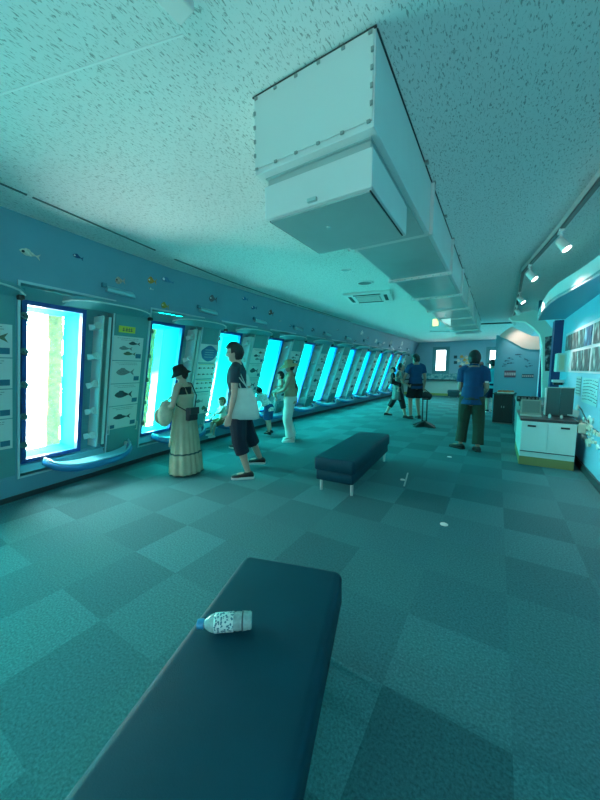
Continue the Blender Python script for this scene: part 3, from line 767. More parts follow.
# ------------------------------------------------------------------ right hand side
def photo_mat(name, cols, sc):
    m, nt, b, N, L = nodes_mat(name); tc = N.new('ShaderNodeTexCoord'); mp = N.new('ShaderNodeMapping'); mp.inputs['Scale'].default_value = (1, 1.6, .7); L.new(tc.outputs['Object'], mp.inputs[0])
    n = N.new('ShaderNodeTexNoise'); n.inputs['Scale'].default_value = sc; n.inputs['Detail'].default_value = 3; L.new(mp.outputs[0], n.inputs['Vector'])
    r = N.new('ShaderNodeValToRGB'); e = r.color_ramp.elements; e[0].position = .46; e[1].position = .74
    e[0].color = (*cols[0], 1); e[1].color = (*cols[2], 1); x = e.new(.58); x.color = (*cols[1], 1)
    L.new(n.outputs['Fac'], r.inputs[0]); L.new(r.outputs[0], b.inputs['Base Color']); b.inputs['Roughness'].default_value = .35
    return m
PH = [photo_mat('photo dark reef', ((.01, .03, .04), (.12, .22, .22), (.65, .75, .72)), 7), photo_mat('photo blue', ((.01, .06, .16), (.05, .30, .50), (.55, .80, .85)), 5),
      photo_mat('photo grey', ((.02, .03, .04), (.22, .28, .28), (.75, .78, .75)), 9), photo_mat('photo teal', ((.01, .06, .07), (.15, .36, .36), (.6, .8, .76)), 8)]
def wr(y0, y1, z0, z1, th=.012):   # slab on the right wall
    return (V(XR - th / 2, (y0 + y1) / 2, (z0 + z1) / 2), (th, y1 - y0, z1 - z0))
t = thing('glow_board', 'pinkish white board added as spotlight glow around the photo prints on the right wall', 'board', (XR, 6.5, 1.38))
mb = MB(); mb.box((XR - .005, 6.55, 1.745), (.006, 2.95, .73)); mb.build('board', mat('glow board pinkish', (.74, .66, .72), .5), t)  # spotlight glow around the prints, put into the board's pinkish colour
ROW1 = [(5.96, 6.38, 1), (6.40, 6.90, 3), (6.92, 7.38, 2), (7.40, 7.95, 0), (5.18, 5.84, 2), (4.5, 5.16, 0)]
ROW2 = [(5.98, 6.42, 0), (6.44, 6.82, 3), (6.84, 7.20, 2), (5.32, 5.84, 3), (4.7, 5.30, 0)]
N1 = ['bright blue photo print, upper row, right end of the left block', 'grey-green photo print beside the blue one in the upper row', 'third photo print from the right of the upper block', 'dark photo print at the far left end of the upper row', 'photo print at the right picture edge, upper row', 'photo print outside right edge, upper row']
N2 = ['dark photo print at the right end of the lower block', 'middle photo print of the lower block', 'photo print at the far left end of the lower row', 'photo print at the right picture edge, lower row', 'photo print outside right edge, lower row']
for rows, names, z0, z1 in ((ROW1, N1, 1.78, 2.06), (ROW2, N2, 1.41, 1.73)):
    for (a, b, mi), lab in zip(rows, names):
        if b < 5.2: continue
        mb = MB(); mb.box(*wr(a, b, z0, z1, .016)); t = mb.build('photo_print', PH[mi], loc=(XR, (a + b) / 2, z0)); tag(t, lab + ' on the right wall', 'photo', 'photo prints on the right wall')
# list of names in curved rows
M_TXT = mat('text dark', (.04, .14, .16), .6)
t = thing('caption_panel', 'pale caption panel with curved rows of dark writing on the right wall', 'sign', (XR, 5.85, .95))
mb = MB(); mb.box(*wr(5.42, 6.28, .95, 1.31, .006)); mb.build('backing', mat('caption pale', (.26, .62, .68), .5), t)
mb = MB()
for r_ in range(7):
    y = 6.22
    while y > 5.46:
        w_ = random.uniform(.03, .07); z = 1.265 - r_ * .045 + .02 * math.cos((y - 5.85) * 4)
        mb.box((XR - .008, y - w_ / 2, z), (.004, w_, .009)); y -= w_ + random.choice((.025, .03, .07))
mb.build('writing', M_TXT, t)
t = thing('caption_panel', 'narrow caption panel left of the curved writing on the right wall', 'sign', (XR, 6.5, 1.05))
mb = MB(); mb.box(*wr(6.40, 6.75, 1.02, 1.32, .006)); mb.build('backing', mat('caption teal', (.22, .50, .54), .5), t)
mb = MB()
for r_ in range(6):
    for q_ in range(3): mb.box((XR - .008, 6.46 + q_ * .11, 1.28 - r_ * .045), (.004, .08, .012))
mb.build('writing', M_TXT, t)
# white reef relief map low on the wall
rm = thing('reef_relief_map', 'white and teal relief map of reefs low on the right wall beside the counter', 'relief map', (XR, 5.8, .4))
for i in range(44):
    y = random.uniform(5.1, 6.62); z = .40 + random.random() * .34 - (y - 5.2) * .02 + (y - 5.2) * .10
    s_ = random.uniform(.04, .10); n_ = random.randint(5, 8); a0 = random.random() * 6
    poly = [V(XR - .001, y + s_ * random.uniform(.6, 1.2) * math.cos(a0 + 2 * PI * j / n_), z + s_ * .55 * random.uniform(.6, 1.2) * math.sin(a0 + 2 * PI * j / n_)) for j in range(n_)]
    MB().prism(poly, (-.012 - .008 * (i % 3), 0, 0)).build('reef_piece', mat('relief %d' % (i % 3), [(.62, .84, .80), (.36, .66, .66), (.50, .62, .52)][i % 3], .5), rm)
mb = MB(); pts = [V(XR - .006, 6.55 - i * .09, .86 - .015 * i + .03 * math.sin(i * .5)) for i in range(16)]; mb.tube(pts, .008, 6)
tag(mb.build('wall_line', M_TXT, loc=pts[0]), 'dark wavy line above the reef cutouts on the right wall', 'line')
# pale wall box and small dispenser
t = thing('wall_box', 'pale upright box fixed to the right wall beside the dark blue column', 'box', (XR - .1, 7.9, 1.40))
mb = MB(); mb.box((XR - .07, 8.0, 1.56), (.14, .34, .36)); mb.build('case', mat('wall box pale', (.58, .74, .70), .5), t, bevel=.01)
mb = MB(); mb.box((XR - .07, 7.825, 1.56), (.08, .012, .28)); mb.build('door', mat('wall box beige', (.62, .62, .46), .5), t, bevel=.003)
t = thing('hand_rest', 'small white and black device on the right wall above the counter', 'device', (XR - .1, 7.9, 1.12))
mb = MB(); mb.box((XR - .09, 7.95, 1.20), (.18, .22, .05)); mb.build('body', M_WHITE, t, bevel=.01)
mb = MB(); mb.box((XR - .09, 7.95, 1.15), (.14, .18, .05)); mb.build('base', M_BLACK, t, bevel=.01)
# canopy
ED = [(.63, 8.2), (.60, 7.5), (.585, 6.8), (.60, 6.2), (.645, 5.75), (.70, 5.45), (.765, 5.1), (.82, 4.75), (.85, 4.4), (.86, 3.9), (.83, 3.2), (.78, 2.4), (.78, 1.5)]
zc = 2.44; t = thing('wavy_canopy', 'blue canopy with a wavy lit white edge above the right wall', 'canopy', (XR, 5, zc))
mb = MB()
for (xa, ya), (xb, yb) in zip(ED[:-1], ED[1:]):
    mb.hexa([V(xa, ya, zc), V(XR, ya, zc), V(XR, yb, zc), V(xb, yb, zc), V(xa, ya, zc + .03), V(XR, ya, zc + .03), V(XR, yb, zc + .03), V(xb, yb, zc + .03)])
mb.build('soffit', mat('canopy blue', (.10, .34, .46), .5), t)
mb = MB(); n_ = len(ED)
H_ = lambda y: .10 + .09 * max(0, min(1, (8.2 - y) / 2.2))
mb.loft([[V(x, y, zc - .01), V(x, y, zc + H_(y)), V(x + .025, y, zc + H_(y)), V(x + .025, y, zc - .01)] for x, y in ED])
mb.build('fascia', mat('fascia lilac white', (.66, .72, .76), .4), t, smooth=False)
mb = MB(); mb.box(((.64 + XR) / 2, 8.25, (zc + CZ) / 2 - .01), (XR - .64, .10, CZ - zc - .02)); mb.build('end_block', mat('end block blue', (.03, .20, .28), .5), t)
# columns
mb = MB(); mb.box((1.03, 8.62, (2.44) / 2), (.15, .30, 2.44)); tag(mb.build('column', mat('deep blue column', (.008, .045, .16), .5), loc=(1.03, 8.6, 0)), 'deep blue column at the far end of the right wall', 'column')
def pix_prism(pts, y, th, name, m, parent): return MB().prism([at(a, b, 1, y) for a, b in pts], (0, th, 0)).build(name, m, parent)
t = thing('swooping_arch', 'pale green swooping arch and column behind the canopy', 'arch', (.95, 9.3, 0))
pix_prism([(509, 318), (517, 314), (528, 312), (535, 309), (540, 316), (547, 322), (553, 329.5), (553, 340), (554, 436), (542, 433), (542.5, 345), (540, 334), (533, 327), (525, 321.5), (512, 320.5)], 9.3, .25, 'arch_band', mat('arch pale green', (.74, .84, .76), .5), t)
t2 = thing('photo_print', 'tall dark photo print on the pale column behind the counter', 'photo', at(549, 372, 1, 9.28))
pix_prism([(545, 337), (553, 335.5), (553, 371), (545, 371)], 9.285, .012, 'print', PH[2], t2)
# partition with peach wavy fascia
YP = 10.9
t = thing('display_partition', 'blue display partition with a wavy top at the far right', 'partition', (.4, YP, 0))
low = [(500, 336.5), (508, 339.5), (515, 343.5), (522, 347.5), (530, 349.5), (540, 349.5)]
pw = [at(a, b - 1, 1, YP) for a, b in [(496.5, 336)] + low]
poly = [V(pw[0].x, YP, 0)] + pw + [V(pw[-1].x, YP, 0)]
MB().prism(poly, (0, .12, 0)).build('panel', mat('partition blue', (.13, .37, .47), .55), t)
top = [(539, 336.5), (532, 336), (525, 333), (518, 329.5), (512, 326.5), (506, 330), (500, 335)]
pix_prism(low + top, YP - .06, .05, 'fascia', mat('peach fascia', (.80, .60, .52), .5), t)
MB().box((at(541, 360, 1, YP).x + .02, YP - .03, 1.0), (.07, .06, 2.0)).build('edge_strip', mat('navy strip', (.01, .05, .16), .5), t)
mb = MB()
for i in range(26):
    u = random.random(); px_ = 503 + u * 28; py_ = 366 - 9 * math.sin(u * PI) + random.uniform(-3, 5); p = at(px_, py_, 1, YP - .004)
    L_ = random.uniform(.05, .11); a_ = random.uniform(-.4, .4)
    P = [p + V(L_ * (x * math.cos(a_) - z * math.sin(a_)), 0, L_ * (x * math.sin(a_) + z * math.cos(a_))) for x, z in FP['deep']]
    mb.prism(P, (0, .006, 0))
mb.build('fish_decal', mat('decal dark', (.03, .12, .17), .6), t)
for (x0, x1, ya, yb, colr, lab) in ((504.5, 515.5, 370.5, 377.5, (.16, .08, .12), 'dark reddish sign with pale writing on the blue partition'), (522, 533.5, 374, 378, (.05, .12, .16), 'narrow dark caption strip right of the reddish sign')):
    a, b = at(x0, ya, 1, YP - .02), at(x1, yb, 1, YP - .02)
    s = thing('partition_sign', lab, 'sign', (a.x, YP, b.z))
    mb = MB(); mb.box(((a.x + b.x) / 2, YP - .012, (a.z + b.z) / 2), (b.x - a.x, .02, a.z - b.z)); mb.build('plate', mat('plate ' + lab[:12], colr, .5), s)
    mb = MB()
    for q_ in range(6): mb.box((lerp(a.x, b.x, (q_ + .5) / 6), YP - .024, (a.z + b.z) / 2), ((b.x - a.x) / 10, .004, (a.z - b.z) * .4))
    mb.build('writing', mat('pale pink ink', (.75, .55, .55), .5), s)
# white counter cabinet
M_CAB = mat('mint white cabinet', (.62, .80, .76), .4); M_TOP = mat('dark counter top', (.03, .04, .045), .3)
CX0, CX1, CY0, CY1 = .34, .985, 5.74, 6.92
t = thing('counter_cabinet', 'pale mint counter cabinet with an olive base and dark top against the right wall', 'cabinet', ((CX0 + CX1) / 2, CY0, 0))
mb = MB(); mb.box(((CX0 + CX1) / 2, (CY0 + CY1) / 2, .40), (CX1 - CX0, CY1 - CY0, .54)); mb.build('carcass', M_CAB, t, bevel=.004)
mb = MB(); mb.box(((CX0 + CX1) / 2, (CY0 + CY1) / 2, .065), (CX1 - CX0, CY1 - CY0, .13)); mb.build('plinth', mat('olive plinth', (.26, .27, .10), .5), t, bevel=.003)
mb = MB(); mb.box(((CX0 + CX1) / 2, (CY0 + CY1) / 2, .685), (CX1 - CX0 + .02, CY1 - CY0 + .02, .035)); mb.build('counter_top', M_TOP, t, bevel=.004)
for a, b, hx in ((CX0 + .006, (CX0 + CX1) / 2 - .002, CX0 + .13), ((CX0 + CX1) / 2 + .002, CX1 - .006, CX1 - .13)):
    mb = MB(); mb.box(((a + b) / 2, CY0 - .008, .44), (b - a, .016, .44)); d_ = mb.build('door', M_CAB, t, bevel=.003)
    mb = MB(); mb.box((hx, CY0 - .019, .60), (.10, .012, .026)); mb.build('handle', M_BLACK, d_, bevel=.003)
mb = MB(); mb.box(((CX0 + CX1) / 2, CY0 - .004, .212), (CX1 - CX0 - .01, .012, .010)); mb.build('shadow_gap', M_BASEB, t)
# things on the counter (top z = .7025)
ZT = .703
t = thing('display_screen', 'large dark grey-green two-leaf display board standing on the counter', 'display board', (.85, 6.3, ZT))
mb = MB(); mb.box((.765, 6.3, ZT + .225), (.16, .03, .43)); mb.build('leaf', mat('display slate', (.055, .12, .12), .5), t, bevel=.004)
mb = MB(); mb.box((.929, 6.3, ZT + .225), (.16, .03, .43)); mb.build('leaf', mat('display slate', (.05, .11, .11)), t, bevel=.004)
mb = MB(); mb.box((.848, 6.3, ZT + .006), (.34, .16, .012)); mb.build('foot', M_BLACK, t)
mb = MB(); mb.box((.672, 6.34, ZT + .22), (.014, .10, .42)); mb.build('side_plate', M_WHITE, t, bevel=.003)
mb = MB(); mb.box((.846, 6.3, ZT + .447), (.345, .04, .014)); mb.build('top_edge', mat('edge pale', (.45, .55, .54)), t)
t = thing('slanted_screen', 'beige-grey framed slanted screen on the left of the counter', 'screen', (.48, 6.1, ZT))
Mx = Matrix.Rotation(rad(-16), 3, 'X')
mb = MB(); mb.box((.475, 6.16, ZT + .135), (.265, .035, .235), Mx); mb.build('frame', mat('screen frame', (.34, .35, .30), .5), t, bevel=.005)
mb = MB(); mb.box(V(.475, 6.16, ZT + .135) + Mx @ V(0, -.02, .0), (.225, .006, .19), Mx); mb.build('screen', mat('screen grey', (.20, .22, .20), .3), t)
mb = MB(); mb.box((.475, 6.10, ZT + .012), (.27, .14, .024)); mb.build('base', mat('base pale', (.5, .56, .52)), t, bevel=.004)
for (px, py, r_, h_, lab) in ((549.5, 418.0, .018, .07, 'small white bottle on the counter in front of the dark display'), (561.5, 418.5, .017, .06, 'small pale bottle right of the white one on the counter')):
    p = fl(px, py, ZT); t = thing('small_bottle', lab, 'bottle', p)
    mb = MB(); mb.lathe([(r_, 0), (r_, h_ * .65), (r_ * .5, h_ * .8), (r_ * .5, h_ * .85)], p, 14); mb.build('body', M_WHITE, t, smooth=True)
    mb = MB(); mb.lathe([(r_ * .6, h_ * .84), (r_ * .6, h_), (.001, h_)], p, 12); mb.build('cap', M_GREY, t)
p = fl(573, 417, ZT); t = thing('card_stand', 'small pale slanted card stand at the right end of the counter', 'card stand', p)
mb = MB(); mb.box((p.x, p.y, ZT + .06), (.13, .012, .11), Matrix.Rotation(rad(-28), 3, 'X') @ Matrix.Rotation(rad(12), 3, 'Y')); mb.build('card', mat('card pale', (.62, .78, .74)), t)
mb = MB(); mb.box((p.x, p.y + .03, ZT + .012), (.10, .07, .024)); mb.build('base', M_GREY, t)
mb = MB(); mb.box((1.035, 5.78, .615), (.09, .12, .13)); t = tag(mb.build('junction_box', mat('beige box', (.55, .62, .52), .5), loc=(1.035, 5.78, .55), bevel=.006), 'beige box fixed between the counter end and the right wall', 'box')
# second table with black viewers
t = thing('display_table', 'long grey display table behind the white counter', 'table', (.65, 8, 0))
mb = MB(); mb.box((.66, 8.1, .765), (.58, 1.7, .05)); mb.build('table_top', mat('table grey', (.28, .36, .35), .5), t, bevel=.004)
mb = MB(); mb.box((.66, 8.1, .37), (.52, 1.6, .74)); mb.build('table_base', mat('table base', (.20, .30, .30), .5), t)
for i, (px, lab) in enumerate(((520.5, 'leftmost black viewer box on the far display table'), (527, 'middle black viewer box on the far display table'), (535, 'rightmost black viewer box on the far display table'))):
    p = at(px, 396, 1, 7.6); t = thing('viewer_box', lab, 'viewer', (p.x, 7.6, .79), 'black viewer boxes on the display table')
    mb = MB(); mb.box((p.x, 7.6, .85), (.12, .16, .10)); mb.build('case', M_BLACK, t, bevel=.012)
    mb = MB(); mb.cyl((p.x - .03, 7.51, .87), (p.x - .03, 7.53, .87), .02, 12); mb.cyl((p.x + .03, 7.51, .87), (p.x + .03, 7.53, .87), .02, 12); mb.build('eyepiece', M_GREY, t)
# dark cabinet
Mz = Matrix.Rotation(rad(-8), 3, 'Z'); c0 = V(.19, 9.95, 0)
t = thing('dark_cabinet', 'black display cabinet standing on the carpet with orange things on top', 'cabinet', c0)
mb = MB(); mb.box(c0 + V(0, 0, .40), (.44, .46, .74), Mz); mb.build('carcass', M_BLACK, t, bevel=.012)
mb = MB(); mb.box(c0 + V(0, 0, .785), (.48, .50, .03), Mz); mb.build('top', mat('cabinet top', (.06, .08, .08)), t, bevel=.006)
for sx_ in (-.105, .105):
    mb = MB(); mb.box(c0 + Mz @ V(sx_, -.236, 0) + V(0, 0, .41), (.19, .012, .66), Mz); d_ = mb.build('door', mat('cabinet door black', (.016, .022, .024), .4), t, bevel=.003)
    mb = MB(); mb.box(c0 + Mz @ V(sx_ * .25, -.247, 0) + V(0, 0, .45), (.012, .012, .05), Mz); mb.build('handle', M_CHROME, d_)
mb = MB(); mb.box(c0 + V(0, 0, .015), (.42, .44, .03), Mz); mb.build('plinth', M_GREY, t)
t = thing('tray', 'orange and white tray on top of the black cabinet', 'tray', c0 + V(0, 0, .80))
mb = MB(); mb.box(c0 + V(.02, -.05, .812), (.36, .30, .022), Mz); mb.build('tray_base', mat('tray white', (.85, .72, .68)), t, bevel=.005)
mb = MB()
for i in range(9): mb.ell(c0 + Mz @ V(-.12 + .035 * i, -.10 + .06 * (i % 3), 0) + V(0, 0, .84), (.042, .042, .035), nu=10, nv=6)
mb.build('orange_piece', mat('orange bits', (.95, .22, .10), .6), t, smooth=True)

# far end furniture
p = fl(453.5, 397)
t = thing('low_stool', 'low dark teal box stool standing near the far wall', 'stool', p)
mb = MB(); rbox(mb, p, .55, .40, .22, .36, .04, Matrix.Identity(3)); mb.build('cushion', mat('stool teal', (.02, .10, .12), .5), t, smooth=True)
mb = MB(); mb.box(p + V(0, 0, .13), (.50, .36, .18)); mb.build('base_box', mat('stool base', (.015, .07, .09), .5), t)
for sx_ in (-1, 1):
    for sy_ in (-1, 1): mb = MB(); mb.cyl(p + V(sx_ * .2, sy_ * .13, 0), p + V(sx_ * .2, sy_ * .13, .05), .02, 8); mb.build('leg', M_CHROME, t)
# stickers of orange fish on the far wall
t = None
for i, (px, py, colr, lab) in enumerate(((459, 361, (.85, .75, .6), 'pale orange fish sticker at the left of the far wall cluster'), (462.5, 357, (.8, .35, .08), 'orange fish sticker at the top of the far wall cluster'), (465.5, 360, (.85, .45, .12), 'orange fish sticker in the middle of the far wall cluster'), (463, 364, (.85, .8, .68), 'cream fish sticker low in the far wall cluster'), (467.5, 363, (.9, .6, .3), 'orange fish sticker nearest the man in the blue polo'), (467.5, 357, (.8, .6, .45), 'peach fish sticker at the upper right of the far wall cluster'), (461, 367, (.35, .12, .10), 'dark red fish sticker at the bottom of the far wall cluster'))):
    p = at(px, py, 1, Y1 - .006)
    L_ = .26; a_ = random.uniform(-.6, .6)
    P = [p + V(L_ * (x * math.cos(a_) - z * math.sin(a_)), 0, L_ * (x * math.sin(a_) + z * math.cos(a_))) for x, z in FP['round']]
    tag(MB().prism(P, (0, .004, 0)).build('fish_sticker', mat('far sticker %d' % i, colr, .5, noise=.3, nscale=20), loc=p), lab, 'sticker', 'fish stickers on the far wall')
for (py, lab) in ((357, 'upper small dark square plate on the far wall'), (362.5, 'lower small dark square plate on the far wall')):
    p = at(455.5, py, 1, Y1 - .01)
    s = thing('square_plate', lab, 'plate', p); MB().box(p, (.16, .02, .16)).build('plate', M_INKB, s); MB().box(p - V(0, .012, 0), (.12, .004, .12)).build('face', M_INK, s)
p = at(442, 376.5, 1, Y1 - .01); 
m_, nt, b, N, L = nodes_mat('reef mural'); tc = N.new('ShaderNodeTexCoord'); n = N.new('ShaderNodeTexNoise'); n.inputs['Scale'].default_value = 9; n.inputs['Detail'].default_value = 4; L.new(tc.outputs['Object'], n.inputs['Vector'])
r_ = N.new('ShaderNodeValToRGB'); r_.color_ramp.elements[0].color = (.05, .28, .32, 1); r_.color_ramp.elements[1].color = (.35, .60, .62, 1); r_.color_ramp.elements[0].position = .4; r_.color_ramp.elements[1].position = .6
L.new(n.outputs['Fac'], r_.inputs[0]); L.new(r_.outputs[0], b.inputs['Base Color'])
mb = MB(); mb.box((-2.35, Y1 - .045, 1.02), (2.6, .02, .32)); tag(mb.build('mural_strip', m_, loc=(-2.35, Y1, .87)), 'mottled teal reef mural strip under the far window', 'mural')
# ------------------------------------------------------------------ people
def ik(a, t, l1, l2, pole):
    d = t - a; L = d.length
    if L > (l1 + l2) * .999: t = a + d * ((l1 + l2) * .999 / L); d = t - a; L = d.length
    x = (l1 * l1 - l2 * l2 + L * L) / (2 * L); h = math.sqrt(max(l1 * l1 - x * x, 0))
    dn = d / L; p = V(pole); p = (p - dn * p.dot(dn))
    if p.length < 1e-5: p = dn.orthogonal()
    return a + dn * x + p.normalized() * h, t
TORSO = [(.455, .045, .045), (.485, .078, .062), (.52, .094, .068), (.56, .093, .066), (.61, .080, .058), (.65, .078, .057), (.70, .088, .062), (.745, .098, .064), (.785, .104, .060), (.812, .090, .050), (.832, .060, .040), (.85, .036, .036), (.875, .031, .033)]
class Body:
    def __init__(s, H, lean=0, hyaw=0, hpitch=0, hs=1.0, fem=False, lank=None, rank=None, lwr=None, rwr=None, lelb=None, relb=None, ltoe=0, rtoe=0, hipz=.52, hipxy=(0, 0), wide=1.0, lknee=None, rknee=None, lhand=None, rhand=None):
        s.H = H; s.lean = rad(lean); s.hipz = hipz * H; s.hx, s.hy = hipxy; s.fem = fem; s.hs = hs; s.wide = wide
        s.dz = (hipz - .52) * H
        sw = (.098 if fem else .107) * H * wide
        s.sh = {-1: s.up(V(-sw, -.004 * H, .80 * H)), 1: s.up(V(sw, -.004 * H, .80 * H))}
        s.nb = s.up(V(0, -.006 * H, .845 * H))
        s.Mh = Matrix.Rotation(rad(hyaw), 3, 'Z') @ Matrix.Rotation(-s.lean * .7 - rad(hpitch), 3, 'X')
        s.hc = s.nb + s.up_dir(V(0, .012 * H, .079 * H * (.5 + .5 * hs))) + s.Mh @ V(0, .004 * H, 0)
        s.hr = V(.0465, .0575, .067) * H * hs
        s.arm = {}; s.leg = {}
        for k, w, e in ((-1, lwr, lelb), (1, rwr, relb)):
            sh = s.sh[k]
            t = sh + V(k * .03 * H, .03 * H, -.30 * H) if w is None else V(w) * H
            el, wr_ = ik(sh, t, .170 * H, .150 * H, e or V(k * .25, -1, -.1)); s.arm[k] = (sh, el, wr_)
        for k, a, kn, toe in ((-1, lank, lknee, ltoe), (1, rank, rknee, rtoe)):
            hp = V(k * .050 * H + s.hx * H, s.hy * H, s.hipz)
            t = V(k * .06 * H, -.012 * H, .045 * H) if a is None else V(a) * H
            kn_, an = ik(hp, t, .245 * H, .238 * H, kn or V(k * .08, 1, 0)); s.leg[k] = (hp, kn_, an, rad(toe))
        s.hand = {-1: lhand or {}, 1: rhand or {}}
    def up(s, p):
        z = p.z + s.dz; d = z - s.hipz
        c_, n_ = math.cos(s.lean), math.sin(s.lean)
        f = 1 if d > 0 else 0
        if f: return V(p.x + s.hx * s.H, s.hy * s.H + p.y * c_ + d * n_, s.hipz + d * c_ - p.y * n_)
        return V(p.x + s.hx * s.H, s.hy * s.H + p.y, z)
    def up_dir(s, d): return Matrix.Rotation(-s.lean, 3, 'X') @ d
    def ring(s, z, hx, hy, inf=0, n=20, yo=0, mod=None):
        H = s.H; out = []
        for k in range(n):
            a = 2 * PI * k / n; m = mod(a) if mod else 1
            out.append(s.up(V((hx * H * s.wide + inf) * m * math.cos(a), yo * H + (hy * H + inf) * m * math.sin(a), z * H)))
        return out
    def torso(s, mb, z0=0, z1=9, inf=0, n=20):
        T = []
        zs = [t[0] for t in TORSO]
        def smp(z):
            for a, b in zip(TORSO[:-1], TORSO[1:]):
                if a[0] <= z <= b[0]:
                    u = (z - a[0]) / (b[0] - a[0]); return (z, lerp(a[1], b[1], u), lerp(a[2], b[2], u))
            return (z, TORSO[-1][1], TORSO[-1][2])
        z0 = max(z0, zs[0]); z1 = min(z1, zs[-1])
        L = [smp(z0)] + [t for t in TORSO if z0 < t[0] < z1] + [smp(z1)]
        R_ = []
        for z, hx, hy in L:
            if s.fem and .5 < z < .58: hx *= 1.05
            if s.fem and .60 < z < .67: hx *= .9
            yo = .006 if .68 < z < .76 else (-.010 if .5 < z < .56 else 0)
            R_.append(s.ring(z, hx, hy, inf, n, yo))
        mb.loft(R_)
    def limb(s, mb, pts, r, inf=0, sub=4):
        P = []; Rr = []
        for i in range(len(pts) - 1):
            for j in range(sub):
                u = j / sub; P.append(lerp(pts[i], pts[i + 1], u)); Rr.append(lerp(r[i], r[i + 1], u))
        P.append(pts[-1]); Rr.append(r[-1])
        mb.tube(P, [q + inf for q in Rr], 12)
    def body_mesh(s):
        H = s.H; mb = MB(); s.torso(mb)
        mb.tube([s.nb - s.up_dir(V(0, 0, .02 * H)), s.nb + s.up_dir(V(0, .004 * H, .03 * H)), s.hc - s.Mh @ V(0, .01 * H, .02 * H)], [.034 * H, .030 * H, .030 * H], 14)
        hr = s.hr
        def fn(d):     # skull shape: narrower jaw, flat face
            q = 1.0
            if d.z < -.2: q *= 1 - .12 * (-d.z - .2) * (1 if d.y > -.2 else 1.6)
            if d.y > .55: q *= .97
            return q
        mb.ell(s.hc, hr, s.Mh, 20, 14, fn)
        h = H * s.hs
        mb.ell(s.hc + s.Mh @ V(0, .022 * h, -.040 * h), (.030 * h, .032 * h, .026 * h), s.Mh, 14, 8)
        mb.tube([s.hc + s.Mh @ V(0, .053 * h, .008 * h), s.hc + s.Mh @ V(0, .064 * h, -.012 * h), s.hc + s.Mh @ V(0, .052 * h, -.018 * h)], [.005 * h, .0085 * h, .006 * h], 8)
        for k in (-1, 1): mb.ell(s.hc + s.Mh @ V(k * .046 * h, -.004 * h, -.004 * h), (.006 * h, .011 * h, .018 * h), s.Mh, 8, 6)
        for k in (-1, 1):
            sh, el, wr_ = s.arm[k]
            s.limb(mb, [sh - (sh - s.nb) * .25, sh, lerp(sh, el, .45), el, lerp(el, wr_, .3), wr_], [.034 * H, .031 * H, .027 * H, .022 * H, .0225 * H, .0150 * H])
            s.hand_mesh(mb, k)
            hp, kn, an, toe = s.leg[k]
            s.limb(mb, [hp + V(0, 0, .02 * H), lerp(hp, kn, .3), kn, lerp(kn, an, .3), an], [.050 * H, .048 * H, .033 * H, .033 * H, .020 * H])
            f = V(-math.sin(toe), math.cos(toe), 0)
            mb.ell(an + f * .035 * H - V(0, 0, .018 * H), (.024 * H, .055 * H, .018 * H), Matrix.Rotation(toe, 3, 'Z'), 12, 8)
        return mb
    def hand_mesh(s, mb, k):
        H = s.H; sh, el, wr_ = s.arm[k]; o = s.hand[k]
        d = V(o['d']).normalized() if 'd' in o else (wr_ - el).normalized()
        n = V(o.get('n', (-k, .2, 0))); n = (n - d * n.dot(d)).normalized(); sd = d.cross(n) * (1 if k > 0 else -1)
        if sd.y < 0 and 'n' not in o: sd = -sd
        curl = o.get('curl', .28)
        def rg(t, w, th): return [wr_ + d * t * H + sd * (w * H * math.cos(a)) + n * (th * H * math.sin(a)) for a in [2 * PI * i / 12 for i in range(12)]]
        mb.loft([rg(-.006, .014, .012), rg(.01, .018, .011), rg(.032, .0235, .0105), rg(.052, .0235, .0095), rg(.058, .020, .007)])
        for i, (off, L) in enumerate(((.0175, .038), (.006, .044), (-.006, .041), (-.0175, .032))):
            p = wr_ + d * .052 * H + sd * off * H; c = d.copy(); P = [p]
            for j, fr in enumerate((.42, .33, .25)):
                c = (Matrix.Rotation(curl * (1 + .25 * j) * (1 + .12 * i), 3, sd if sd.cross(d).dot(n) < 0 else -sd) @ c)
                if False: pass
                p = p + c * L * H * fr; P.append(p)
            mb.tube(P, [.0058 * H, .0054 * H, .005 * H, .0038 * H], 8)
        p = wr_ + d * .014 * H + sd * .018 * H; c = (d * .65 + sd * .7 + n * .25).normalized(); c2 = (d * .95 + sd * .25 + n * .3).normalized()
        mb.tube([p, p + c * .022 * H, p + c * .022 * H + c2 * .022 * H], [.0075 * H, .0065 * H, .005 * H], 8)

